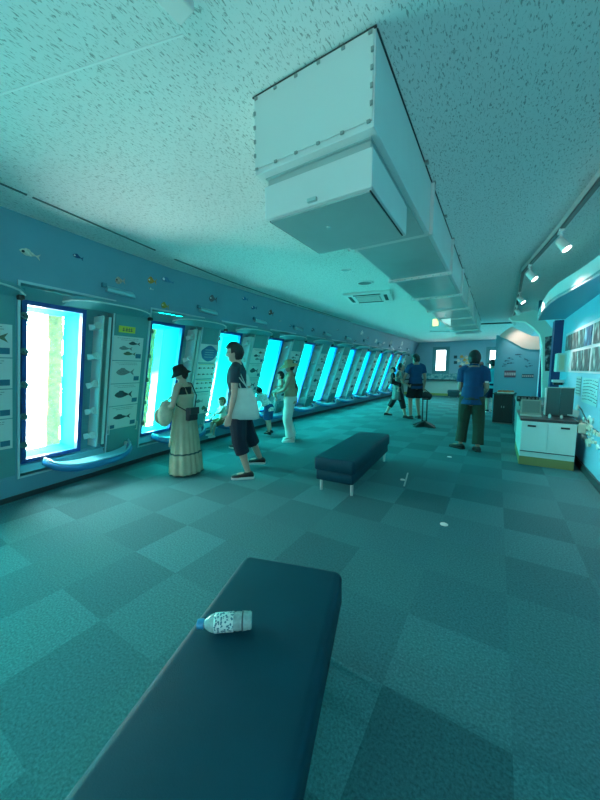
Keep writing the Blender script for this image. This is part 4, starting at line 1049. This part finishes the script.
VOX = .0075
class Person:
    def __init__(s, B, label, pos, face, skin, z=0.0, vox=None, eyes=True):
        s.B = B; s.vox = vox or VOX
        s.root = B.body_mesh().build('person', skin, local=True, remesh=s.vox, sm=2)
        s.root.location = (pos[0], pos[1], z); s.root.rotation_euler = (0, 0, math.atan2(-face[0], face[1]))
        tag(s.root, label, 'person')
        h = B.H * B.hs
        if eyes:
            for k in (-1, 1):
                mb = MB(); mb.ell(B.hc + B.Mh @ V(k * .019 * h, .0500 * h, .006 * h), (.0085 * h, .005 * h, .0048 * h), B.Mh, 10, 6); s.put('eye', mb, MATS['eye dark'])
                mb = MB(); mb.ell(B.hc + B.Mh @ V(k * .019 * h, .0525 * h, .018 * h), (.012 * h, .004 * h, .002 * h), B.Mh, 8, 6); s.put('eyebrow', mb, MATS['hair black'])
            mb = MB(); mb.ell(B.hc + B.Mh @ V(0, .0525 * h, -.034 * h), (.014 * h, .004 * h, .0035 * h), B.Mh, 10, 6); s.put('mouth', mb, MATS['lip'])
    def put(s, name, mb, m, remesh=0, sm=2, smooth=True, parent=None):
        o = mb.build(name, m, local=True, remesh=remesh, sm=sm, smooth=smooth); o.parent = parent or s.root; return o
    def hair(s, m, kind='short', scale=1.0):
        B = s.B; hr = B.hr
        def fn(d):
            u = d.y * 1.0 - d.z * .75          # large on the face side
            cover = (1.17 if d.z > -.2 else 1.17 + .1 * d.z) + .035 * math.sin(9 * d.x + 4 * d.z) * math.cos(7 * d.y)
            if kind == 'bob': lim = -2
            else: lim = -.80
            face = (d.y > .34 and d.z < .46) or (d.z < lim) or (d.y > -.02 and d.z < -.08) or (kind == 'bob' and d.y > .25)
            return .86 if face else cover * scale
        mb = MB(); mb.ell(B.hc, hr, B.Mh, 32, 22, fn)
        o = s.put('hair', mb, m, remesh=s.vox * .9, sm=3); return o
    def shirt(s, m, name='shirt', hem=.455, sleeve=.5, inf=.014, neck=.835, flare=0.0):
        B = s.B; H = B.H; mb = MB()
        B.torso(mb, .50, neck, inf)
        # hem
        mb.loft([B.ring(hem, .100 + flare, .076 + flare, inf), B.ring(.50, .099 + flare * .6, .074 + flare * .6, inf), B.ring(.56, .097, .070, inf), B.ring(.64, .088, .064, inf)])
        for k in (-1, 1):
            if sleeve <= 0: continue
            sh, el, wr_ = B.arm[k]
            mid = lerp(sh, el, min(sleeve, 1))
            pts = [sh - (sh - B.nb) * .5, sh, mid]; r = [.034 * H, .036 * H, .035 * H]
            if sleeve > 1: pts.append(lerp(el, wr_, sleeve - 1)); r.append(.03 * H)
            B.limb(mb, pts, r, inf * .7)
        return s.put(name, mb, m, remesh=s.vox, sm=3)
    def pants(s, m, name='trousers', to=.95, inf=.016, waist=.56, flare=0.0):
        """to: 0..1 thigh, 1..2 shin"""
        B = s.B; H = B.H; mb = MB(); B.torso(mb, .46, waist, inf)
        for k in (-1, 1):
            hp, kn, an, toe = B.leg[k]
            pts = [hp + V(0, 0, .03 * H), lerp(hp, kn, .35)]; r = [.054 * H, .053 * H]
            if to <= 1: pts.append(lerp(hp, kn, to)); r.append((.047 + flare) * H)
            else:
                pts += [kn, lerp(kn, an, .4)]; r += [.043 * H, .040 * H]
                pts.append(lerp(kn, an, to - 1)); r.append((.036 + flare) * H)
            B.limb(mb, pts, r, inf)
        return s.put(name, mb, m, remesh=s.vox, sm=3)
    def shoes(s, m, msole, size=1.0):
        B = s.B; H = B.H
        for k in (-1, 1):
            hp, kn, an, toe = B.leg[k]; Mz = Matrix.Rotation(toe, 3, 'Z'); L = .155 * H * size
            base = V(an.x, an.y, an.z - .045 * H)
            pitch = 0
            mb = MB(); R_ = []
            for t, w, h_ in ((-.26, .55, .55), (-.2, .8, .9), (0, .85, 1.0), (.2, .9, .75), (.45, 1.05, .55), (.65, .95, .45), (.72, .55, .30)):
                R_.append([base + Mz @ V(w * .033 * H * math.cos(a), t * L, .006 * H + h_ * .05 * H * (.5 + .5 * math.sin(a))) for a in [2 * PI * i / 14 for i in range(14)]])
            mb.loft(R_); sh = s.put('shoe', mb, m)
            mb = MB(); R_ = []
            ol = [(-.27, .5), (-.2, .85), (0, .9), (.2, .95), (.45, 1.12), (.65, 1.0), (.73, .55)]
            poly = [(w * .034 * H, t * L) for t, w in ol] + [(-w * .034 * H, t * L) for t, w in ol[::-1]]
            mb.prism([base + Mz @ V(x, y, 0) for x, y in poly], (0, 0, .014 * H))
            o = mb.build('sole', msole, local=True); o.parent = sh
    def hat_lathe(s, prof, m, name='hat', tilt=0, n=32):
        B = s.B; h = B.H * B.hs
        mb = MB(); Mt = B.Mh @ Matrix.Rotation(rad(tilt), 3, 'X')
        mb.lathe([(r * h, z * h) for r, z in prof], B.hc, n, Mt)
        return s.put(name, mb, m)
    def world(s, p):
        return V(s.root.location) + Matrix.Rotation(s.root.rotation_euler.z, 3, 'Z') @ V(p)
mat('eye dark', (.02, .02, .02), .3); mat('lip', (.35, .14, .12), .5)
HAIR = mat('hair black', (.008, .008, .010), .55, noise=.5, nscale=60)
HAIRB = mat('hair brown', (.16, .08, .04), .6, noise=.4, nscale=60)
SK = mat('skin', (.50, .34, .26), .55); SK2 = mat('skin tanned', (.36, .24, .18), .55); SK3 = mat('skin fair', (.52, .36, .29), .55)
SOLE = mat('sole white', (.7, .74, .72), .5); SHB = mat('shoe black', (.012, .014, .016), .5)
BUCKET = [(.001, .078), (.030, .078), (.048, .070), (.054, .045), (.057, .022), (.072, .006), (.094, -.016), (.093, -.019), (.070, .0), (.050, .015), (.001, .02)]
BRIM = [(.001, .082), (.030, .080), (.050, .066), (.056, .030), (.075, .022), (.115, .004), (.116, .0), (.07, .015), (.05, .02), (.001, .02)]
CAPP = [(.001, .078), (.035, .074), (.054, .052), (.060, .020), (.060, .012), (.050, .012), (.001, .02)]

# --- woman in black bucket hat and long pale dress
H = 1.50
B = Body(H, fem=True, lean=3, hpitch=22, hyaw=25, lwr=(-.10, .15, .60), rwr=(.05, .19, .64), lelb=V(-.6, -.7, -.4), relb=V(.7, -.7, -.3), lhand=dict(curl=.6), rhand=dict(curl=.6))
P = Person(B, 'person in black bucket hat and long pale dress looking down beside the second window', (-3.60, 2.79), (-.93, -.36), SK)
P.hair(HAIR, 'bob'); P.hat_lathe(BUCKET, mat('hat black', (.008, .012, .014), .8), 'bucket_hat', tilt=4)
mb = MB(); B.torso(mb, .62, .80, .008); P.put('black_top', mb, mat('black top', (.010, .016, .020), .8), remesh=.008)
M_DRESS = mat('pale dress', (.40, .42, .30), .8, noise=.10, nscale=9)
mb = MB(); R_ = []
for z, r in ((.735, .100), (.70, .096), (.65, .088), (.60, .092), (.55, .108), (.48, .118), (.40, .126), (.30, .135), (.205, .141), (.20, .148), (.12, .156), (.04, .163), (.022, .166)):
    amp = .0 if z > .6 else .045 * min(1, (.6 - z) * 4)
    R_.append([V(r * H * (1 + amp * math.sin(15 * a + 1.5 * math.sin(3 * a))) * math.cos(a), r * H * .86 * (1 + amp * math.sin(15 * a + 1.5 * math.sin(3 * a))) * math.sin(a) + .006 * H, z * H) for a in [2 * PI * i / 90 for i in range(90)]])
P.put('dress', mb.loft(R_), M_DRESS)
mb = MB()
R_ = []
for z, r in ((.212, .1425), (.198, .151)):
    amp = .045
    R_.append([V((r + .002) * H * (1 + amp * math.sin(15 * a + 1.5 * math.sin(3 * a))) * math.cos(a), (r + .002) * H * .86 * (1 + amp * math.sin(15 * a + 1.5 * math.sin(3 * a))) * math.sin(a) + .006 * H, z * H) for a in [2 * PI * i / 90 for i in range(90)]])
P.put('dress_band', mb.loft(R_, caps=False), mat('dress band dark', (.05, .10, .09), .8))
for k in (-1, 1):
    mb = MB(); mb.tube([B.up(V(k * .05 * H, .068 * H, .74 * H)), B.up(V(k * .055 * H, .03 * H, .835 * H)), B.up(V(k * .055 * H, -.035 * H, .825 * H)), B.up(V(k * .04 * H, -.072 * H, .72 * H))], .012, 8, flat=.5); P.put('dress_strap', mb, M_DRESS)
P.shoes(mat('sandal dark', (.05, .04, .03), .6), SHB)
# black crossbody bag hanging at her near hip, pale backpack held in front
cR = P.world(V(-.02, -.165, .60 * H + .0))
def pbag(P, name, label, cat, lc, dim, m, rot=(0, 0, 0), bevel=.02):
    t = thing(name, label, cat, P.world(lc)); Mz = Matrix.Rotation(P.root.rotation_euler.z, 3, 'Z')
    Mr = Mz @ (Matrix.Rotation(rot[2], 3, 'Z') @ Matrix.Rotation(rot[0], 3, 'X') @ Matrix.Rotation(rot[1], 3, 'Y'))
    mb = MB(); mb.box(P.world(lc), dim, Mr); mb.build('bag_body', m, t, bevel=bevel, seg=3)
    return t, Mr
M_BLK = mat('bag black', (.010, .012, .018), .6)
t, Mr = pbag(P, 'crossbody_bag', 'black crossbody bag on the back of the person in the long pale dress', 'bag', V(-.115, -.165, .565 * H), (.19, .07, .17), M_BLK, (0, .06, -.1))
mb = MB(); mb.box(P.world(V(-.115, -.205, .595 * H)), (.19, .02, .09), Mr); mb.build('flap', mat('bag flap', (.02, .024, .03), .5), t, bevel=.006)
mb = MB(); mb.tube([P.world(V(-.03, -.165, .62 * H)), P.world(V(.075, -.135, .72 * H)), P.world(V(.085, -.06, .83 * H)), P.world(V(.06, .03, .84 * H)), P.world(V(-.06, .13, .74 * H)), P.world(V(-.16, .02, .64 * H)), P.world(V(-.19, -.13, .60 * H))], .008, 6); mb.build('strap', M_BLK, t, smooth=True)
bc = V(-.215, .155, .57 * H)
t = thing('straw_backpack', 'rounded pale beige backpack carried on the arm of the person in the long dress', 'backpack', P.world(bc))
Mz = Matrix.Rotation(P.root.rotation_euler.z, 3, 'Z')
M_BEI = mat('backpack beige', (.58, .54, .40), .8, noise=.15, nscale=30)
mb = MB(); mb.ell(P.world(bc), (.115, .085, .17), Mz @ Matrix.Rotation(.25, 3, 'Y'), 20, 14); mb.build('bag_body', M_BEI, t, smooth=True)
mb = MB(); mb.ell(P.world(bc + V(-.02, .075, -.03)), (.09, .04, .10), Mz, 14, 8); mb.build('front_pocket', mat('backpack pocket', (.50, .46, .34), .8), t, smooth=True)
mb = MB(); mb.tube([P.world(bc + V(.02, -.02, .17)), P.world(bc + V(.07, -.04, .22)), P.world(bc + V(.10, -.05, .12)), P.world(bc + V(.06, -.06, -.12)), P.world(bc + V(.0, -.06, -.32)), P.world(bc + V(-.02, -.05, -.43)), P.world(bc + V(.04, -.04, -.38))], .015, 8, flat=.5); mb.build('strap', M_BEI, t, smooth=True)

# --- man in navy tee with a white tote
H = 1.79
mpos = V(-2.89, 3.09, 0); fm = V(-.83, -.56, 0).normalized(); ya = math.atan2(-fm.x, fm.y)
def loc_of(w, pos, yaw, H): return (Matrix.Rotation(-yaw, 3, 'Z') @ (V(w) - V(pos)) ) / H
ln = loc_of(fl(240, 478), mpos, ya, H); rf = loc_of(fl(253, 467), mpos, ya, H)
B = Body(H, lean=2, hpitch=8, hyaw=0, lank=(ln.x, ln.y - .06, .045), rank=(rf.x, rf.y - .07, .045), ltoe=4, rtoe=-4, lwr=(-.125, .045, .485), rwr=(.12, .03, .49), wide=.96)
P = Person(B, 'person in navy tee and dark shorts with a white tote, looking left', mpos, fm, SK3)
P.hair(HAIR, 'short', 1.03)
M_NAVYT = mat('navy tee', (.012, .045, .065), .85, noise=.12, nscale=14)
P.shirt(M_NAVYT, 'tee_shirt', hem=.475, sleeve=.55); P.pants(mat('dark shorts', (.006, .018, .035), .85, noise=.1, nscale=14), 'shorts', to=1.03, inf=.02, flare=.008)
P.shoes(SHB, SOLE, 1.08)
h = H
mb = MB()
for k in (-1, 1):
    c = B.hc + B.Mh @ V(k * .019 * h, .056 * h, .006 * h)
    mb.tube([c + B.Mh @ V(.014 * h * math.cos(a), 0, .011 * h * math.sin(a)) for a in [2 * PI * i / 12 for i in range(12)]], .0022, 6, closed=True)
    mb.tube([c + B.Mh @ V(k * .014 * h, 0, .004 * h), B.hc + B.Mh @ V(k * .047 * h, 0, .004 * h)], .0022, 6)
P.put('glasses', mb, M_BLACK)
# tote bag on the near (left) shoulder
M_TOTE = mat('tote canvas', (.58, .70, .66), .85, noise=.08, nscale=10)
tc_ = V(-.17, -.10, .53 * H)
t = thing('tote_bag', 'white canvas tote bag hanging from the shoulder of the person in the navy tee', 'bag', P.world(tc_))
mb = MB(); R_ = []
for z, w, th in ((.0, .15, .03), (.02, .185, .055), (.12, .185, .065), (.26, .155, .055), (.37, .115, .035), (.40, .10, .025)):
    R_.append([P.world(V(tc_.x + th * math.sin(a) * (1 if math.sin(a) < 0 else .6), tc_.y + w * math.cos(a) * (1 + .04 * math.sin(z * 30)), tc_.z - .15 + z)) for a in [2 * PI * i / 26 for i in range(26)]])
mb.loft(R_); mb.build('bag_body', M_TOTE, t, smooth=True)
shp = B.sh[-1]
for dy in (-.035, .045):
    mb = MB(); mb.tube([P.world(V(tc_.x - .025, tc_.y + dy * 1.6, tc_.z + .24)), P.world(V(shp.x - .045, shp.y + dy * .8, shp.z - .06)), P.world(V(shp.x + .02, shp.y + dy * .5, shp.z + .055)), P.world(V(tc_.x + .03, tc_.y + dy, tc_.z + .24))], .013, 8, flat=.5)
    mb.build('strap', M_TOTE, t, smooth=True)

# --- person half hidden behind him
B = Body(1.60, fem=True, hpitch=5)
P = Person(B, 'person in a white top almost hidden behind the person in the navy tee', (-3.95, 4.24), (-1, .1), SK)
P.hair(HAIR, 'bob'); P.shirt(mat('white top', (.70, .76, .72), .85), 'top', sleeve=.6); P.pants(mat('dark trousers', (.02, .03, .04), .85), 'trousers', to=1.75); P.shoes(SHB, SOLE)

# --- toddler seated on the rail of the third window
sx = at(222, 421, 0, -4.52)
H = .84
B = Body(H, hs=1.55, hipz=.52, hpitch=10, lank=(-.10, .26, .20), rank=(.08, .27, .22), lknee=V(-.2, .4, 1), rknee=V(.2, .4, 1), lwr=(-.05, .26, .68), rwr=(.12, .22, .56), wide=1.1)
pz = .405 - .455 * H
P = Person(B, 'small child in a pale shirt and brown shorts sitting on the third guard rail', (-4.47, 4.33), (-.45, -.9), SK3, z=pz)
P.hair(HAIRB, 'short'); P.shirt(mat('pale child shirt', (.66, .72, .62), .85), 'shirt', sleeve=.6); P.pants(mat('brown shorts', (.20, .14, .06), .85), 'shorts', to=.9); P.shoes(mat('child shoe', (.5, .52, .5)), SOLE)

# --- boy leaning into the fourth window
H = 1.12
B = Body(H, lean=38, hs=1.25, hpitch=15, lwr=(-.12, .34, .46), rwr=(.12, .33, .47), lank=(-.07, -.06, .045), rank=(.08, .02, .045))
P = Person(B, 'boy in a white patterned tee and blue shorts leaning towards the fourth window', (-4.27, 5.52), (-.98, .05), SK)
P.hair(HAIR, 'short')
P.shirt(mat('white patterned tee', (.66, .72, .70), .85, noise=.4, nscale=25), 'tee_shirt', sleeve=.6); P.pants(mat('blue shorts', (.01, .08, .22), .85), 'shorts', to=.98, flare=.012); P.shoes(SHB, SHB, 1.1)

# --- woman in wide sun hat carrying a baby
H = 1.62
B = Body(H, fem=True, hpitch=6, hyaw=6, lwr=(-.06, .16, .60), rwr=(.135, -.05, .50), lelb=V(-1, -.5, -.3), lhand=dict(curl=.5), rhand=dict(curl=.7))
P = Person(B, 'person in a wide straw sun hat, sleeveless beige top and white trousers carrying a baby', (-3.46, 5.17), (-.86, -.50), SK2)
P.hair(HAIR, 'bob'); 
P.hat_lathe([(.001, .080), (.034, .076), (.052, .060), (.057, .026), (.080, .018), (.125, -.012), (.126, -.017), (.08, .010), (.05, .016), (.001, .016)], mat('straw hat', (.36, .27, .15), .85, noise=.2, nscale=70), 'sun_hat', tilt=-4)
P.shirt(mat('beige sleeveless top', (.34, .29, .20), .85, noise=.15, nscale=12), 'sleeveless_top', sleeve=.12, hem=.47)
P.pants(mat('white trousers', (.60, .66, .61), .85, noise=.06, nscale=10), 'trousers', to=1.93, inf=.02, flare=.016); P.shoes(mat('white shoe', (.7, .74, .7)), SOLE)
mb = MB()
for k in (-1, 1): mb.tube([B.up(V(k * .06 * H, .07 * H, .70 * H)), B.up(V(k * .065 * H, .035 * H, .835 * H)), B.up(V(k * .06 * H, -.05 * H, .81 * H)), B.up(V(-k * .03 * H, -.075 * H, .66 * H))], .018, 8, flat=.4)
P.put('carrier_strap', mb, M_BLK)
pw_ = P.world(V(.135 * H, -.05 * H, .455 * H)); t = thing('phone', 'dark phone held low in the hand of the person in the sun hat', 'phone', pw_)
mb = MB(); mb.box(pw_, (.012, .07, .14), Matrix.Rotation(.2, 3, 'X')); mb.build('phone_body', M_BLACK, t, bevel=.004); mb = MB(); mb.box(pw_ + V(.008, 0, 0), (.003, .06, .12), Matrix.Rotation(.2, 3, 'X')); mb.build('screen', M_INKB, t)
Hb = .64; Bb = Body(Hb, hs=1.75, wide=1.15, hpitch=0, lwr=(-.22, .12, .62), rwr=(.22, .12, .62), lank=(-.2, .12, .22), rank=(.2, .12, .22))
bp_ = P.world(V(0, .185, .0))
Pb = Person(Bb, 'baby in a pale printed outfit carried on the front of the sun hat person', (bp_.x, bp_.y), (-.8, -.6), SK3, z=.60 * H - .28 * Hb - .10, vox=.006)
Pb.hair(HAIR, 'short', 1.04); Pb.shirt(mat('baby print', (.48, .52, .42), .9, noise=.4, nscale=40), 'romper', sleeve=.9, inf=.012); Pb.pants(mat('baby print lower', (.48, .52, .42), .9, noise=.4, nscale=40), 'romper_legs', to=1.5, inf=.010)

# --- parent and child walking, far
H = 1.60
B = Body(H, fem=True, lean=4, hyaw=0, lank=(-.04, -.20, .075), rank=(.04, .14, .045), lknee=V(0, 1, .0), lwr=(-.10, .13, .62), rwr=(.09, .18, .60), lelb=V(-1, -.4, -.4), relb=V(1, -.4, -.4))
P = Person(B, 'person in grey-green top and grey skirt walking right with a child in black', (-2.44, 9.30), (.92, .25), SK)
P.hair(HAIR, 'bob'); P.shirt(mat('pale green top', (.18, .26, .24), .85), 'top', sleeve=.6)
P.pants(mat('dark capri', (.015, .02, .025), .85), 'capri_trousers', to=1.45, inf=.015)
mb = MB(); R_ = []
for z, r in ((.60, .092), (.55, .104), (.48, .112), (.40, .118), (.34, .122)):
    R_.append(B.ring(z, r, r * .85, .006, 40, 0, lambda a: 1 + .04 * math.sin(9 * a)))
P.put('skirt', mb.loft(R_), mat('grey skirt', (.14, .21, .20), .85)); P.shoes(SHB, SHB)
Hc = .82; Bc = Body(Hc, hs=1.5, wide=1.1, lwr=(-.12, .16, .66), rwr=(.12, .16, .72), lank=(-.16, .16, .24), rank=(.16, .16, .24), hyaw=-160)
q_ = P.world(V(.02, -.17, 0)); q_ = V(-2.54, 9.08, 0)
Pc = Person(Bc, 'small child in black carried at the shoulder of the walking person', (q_.x, q_.y), (.9, .3), SK3, z=.62)
Pc.hair(HAIR, 'short', 1.03); Pc.shirt(mat('child black', (.010, .012, .014), .9), 'shirt', sleeve=.8); Pc.pants(mat('child black lower', (.012, .014, .016), .9), 'trousers', to=1.4)

# --- man in blue tee with black bag
H = 1.86
B = Body(H, hpitch=16, hyaw=8, lean=0, lwr=(-.19, .10, .53), rwr=(.135, -.01, .49), lelb=V(-.5, -1, 0), lank=(-.075, -.03, .045), rank=(.075, .0, .045), rtoe=-10, ltoe=14, rhand=dict(curl=.8))
P = Person(B, 'person in blue tee and black shorts with back half turned beside the black stand', (-1.99, 9.45), (-.62, .78), SK)
P.hair(HAIR, 'short', 1.05)
P.shirt(mat('blue tee', (.008, .065, .18), .85, noise=.08, nscale=8), 'tee_shirt', sleeve=.6, hem=.47, inf=.022); P.pants(mat('black shorts', (.006, .008, .012), .85), 'shorts', to=.80, inf=.024, flare=.012); P.shoes(SHB, SHB)
wr_ = P.world(B.arm[1][2]); 
t = thing('hand_bag', 'black bag hanging from the hand of the person in the blue tee', 'bag', wr_ + V(.04, 0, -.2))
bcn = wr_ + V(.07, .0, -.25)
mb = MB(); mb.ell(bcn, (.17, .10, .12), Matrix.Rotation(.15, 3, 'Y'), 16, 10, lambda d: 1 + .08 * math.sin(6 * d.x + 3 * d.z)); mb.build('bag_body', M_BLK, t, smooth=True)
mb = MB(); mb.tube([bcn + V(-.10, 0, .08), wr_ + V(-.03, 0, -.07), wr_ + V(.03, 0, -.07), bcn + V(.10, 0, .08)], .011, 8); mb.build('handle', M_BLK, t, smooth=True)

# --- staff member in blue polo
H = 1.77
spos = V(-.36, 6.30, 0); sf = V(.02, 1, 0).normalized()
B = Body(H, lean=4, hpitch=10, hyaw=6, lwr=(-.085, .15, .55), rwr=(.09, .15, .56), lelb=V(-.3, -1, -.2), relb=V(.35, -1, -.2), lank=(-.085, .0, .045), rank=(.075, -.035, .045), ltoe=58, rtoe=12, hipz=.515, wide=.93)
P = Person(B, 'person in a royal blue polo shirt and dark green trousers seen from behind', spos, sf, SK2)
P.hair(HAIR, 'short', 1.10)
M_POLO = mat('blue polo', (.005, .052, .155), .85, noise=.10, nscale=9)
P.shirt(M_POLO, 'polo_shirt', sleeve=.66, hem=.47, inf=.020, flare=.002)
mb = MB(); mb.tube([B.nb + V(.036 * H * math.cos(a), .038 * H * math.sin(a), .012 * H + .006 * H * -math.sin(a)) for a in [2 * PI * i / 20 for i in range(20)]], .014, 8, closed=True); P.put('collar', mb, mat('polo collar', (.008, .06, .16), .85))
sh, el, w3 = B.arm[1]; e_ = lerp(sh, el, .6); mb = MB(); mb.box(e_ + V(.01, -.080, -.01), (.055, .006, .03)); P.put('sleeve_mark', mb, mat('sleeve mark', (.75, .65, .65), .7), smooth=False)
P.pants(mat('dark green trousers', (.024, .042, .026), .85, noise=.12, nscale=10), 'trousers', to=1.90, inf=.020, flare=.006); P.shoes(SHB, SHB, 1.05)

# --- far people by the right far window
B = Body(1.74, hpitch=12, hyaw=0, lwr=(-.08, .17, .66), rwr=(.08, .17, .66)); p = V(-.15, 12.2, 0)
P = Person(B, 'person in a cyan tee, navy shorts and black cap near the far right window', p, (-.4, .9), SK, vox=.010)
P.hair(HAIR, 'short'); P.hat_lathe(CAPP, M_BLK, 'cap'); mb = MB(); mb.ell(B.hc + B.Mh @ V(0, .085 * 1.74, .018 * 1.74), (.055 * 1.74, .05 * 1.74, .006 * 1.74), B.Mh); P.put('cap_peak', mb, M_BLK)
P.shirt(mat('cyan tee', (.06, .52, .58), .8), 'tee_shirt', sleeve=.6); P.pants(mat('navy shorts', (.012, .02, .06), .85), 'shorts', to=1.0); P.shoes(SHB, SOLE)
p = at(481, 368, 1, 15.5); p.z = 0
B = Body(1.72, hpitch=5); P = Person(B, 'person in a black cap mostly hidden behind the right shoulder of the blue polo', (p.x, p.y), (-.3, 1), SK, vox=.012)
P.hair(HAIR, 'short'); P.hat_lathe(CAPP, M_BLK, 'cap'); P.shirt(mat('grey far tee', (.12, .16, .18), .85), 'tee_shirt'); P.pants(mat('far trousers', (.03, .04, .05)), 'trousers', to=1.9); P.shoes(SHB, SOLE)
p = at(467, 368, 1, 16.5); p.z = 0
B = Body(1.58, hpitch=5); P = Person(B, 'dark-haired person mostly hidden behind the left shoulder of the blue polo', (p.x, p.y), (-.1, 1), SK, vox=.012)
P.hair(HAIR, 'bob'); P.shirt(mat('far blue tee', (.02, .06, .12), .85), 'tee_shirt'); P.pants(mat('far trousers', (.03, .04, .05)), 'trousers', to=1.9); P.shoes(SHB, SOLE)

# black twin-post stand beside the blue tee
p = fl(424, 426.5); M_ST = M_BLACK
t = thing('post_stand', 'black twin-post floor stand with spread base beside the person in the blue tee', 'stand', p)
Mz = Matrix.Rotation(rad(15), 3, 'Z')
mb = MB()
for a in (-35, 35, 145, 215): 
    d = Mz @ V(math.cos(rad(a)), math.sin(rad(a)), 0); n_ = V(-d.y, d.x, 0)
    mb.hexa([p - n_ * .05, p + n_ * .05, p + d * .30 + n_ * .05, p + d * .30 - n_ * .05, p - n_ * .05 + V(0, 0, .16), p + n_ * .05 + V(0, 0, .16), p + d * .28 + n_ * .03 + V(0, 0, .03), p + d * .28 - n_ * .03 + V(0, 0, .03)])
mb.build('base', M_ST, t)
for sx_ in (-.05, .05): mb = MB(); mb.cyl(p + Mz @ V(sx_, 0, .03), p + Mz @ V(sx_, 0, .70), .016, 10); mb.build('post', M_ST, t)
mb = MB(); mb.box(p + V(0, 0, .69), (.15, .05, .04), Mz); mb.build('top_bracket', M_ST, t, bevel=.006)

# ------------------------------------------------------------------ light
for (loc, tgt, e, sx_, sy_, colr) in ((V(.3, -3.3, 1.5), V(.2, 3, 2.7), BACKW, 2.4, 1.2, (1, .99, .96)), (V(-.5, 14.5, 2.75), V(-.5, 14.6, 0), FARW, 2.5, 3.0, (.85, .98, 1.0))):  # fill lamps added to brighten the room, behind the camera and far down the hall
    ld = bpy.data.lights.new('fill_light', 'AREA'); ld.shape = 'RECTANGLE'; ld.size = sx_; ld.size_y = sy_; ld.color = colr; ld.energy = e
    lo = bpy.data.objects.new('fill_light', ld); COL.objects.link(lo); lo.location = loc; lo.rotation_euler = (tgt - loc).to_track_quat('-Z', 'Y').to_euler()
w = bpy.data.worlds.new('sky'); w.use_nodes = True; SC.world = w
w.node_tree.nodes['Background'].inputs[0].default_value = (.55, .95, 1, 1); w.node_tree.nodes['Background'].inputs[1].default_value = .9
SC.view_settings.view_transform = 'Standard'; SC.view_settings.look = 'None'; SC.view_settings.exposure = EXPO
SC.cycles.use_denoising = True
SC.cycles.max_bounces = 8; SC.cycles.diffuse_bounces = 5; SC.cycles.sample_clamp_indirect = 6
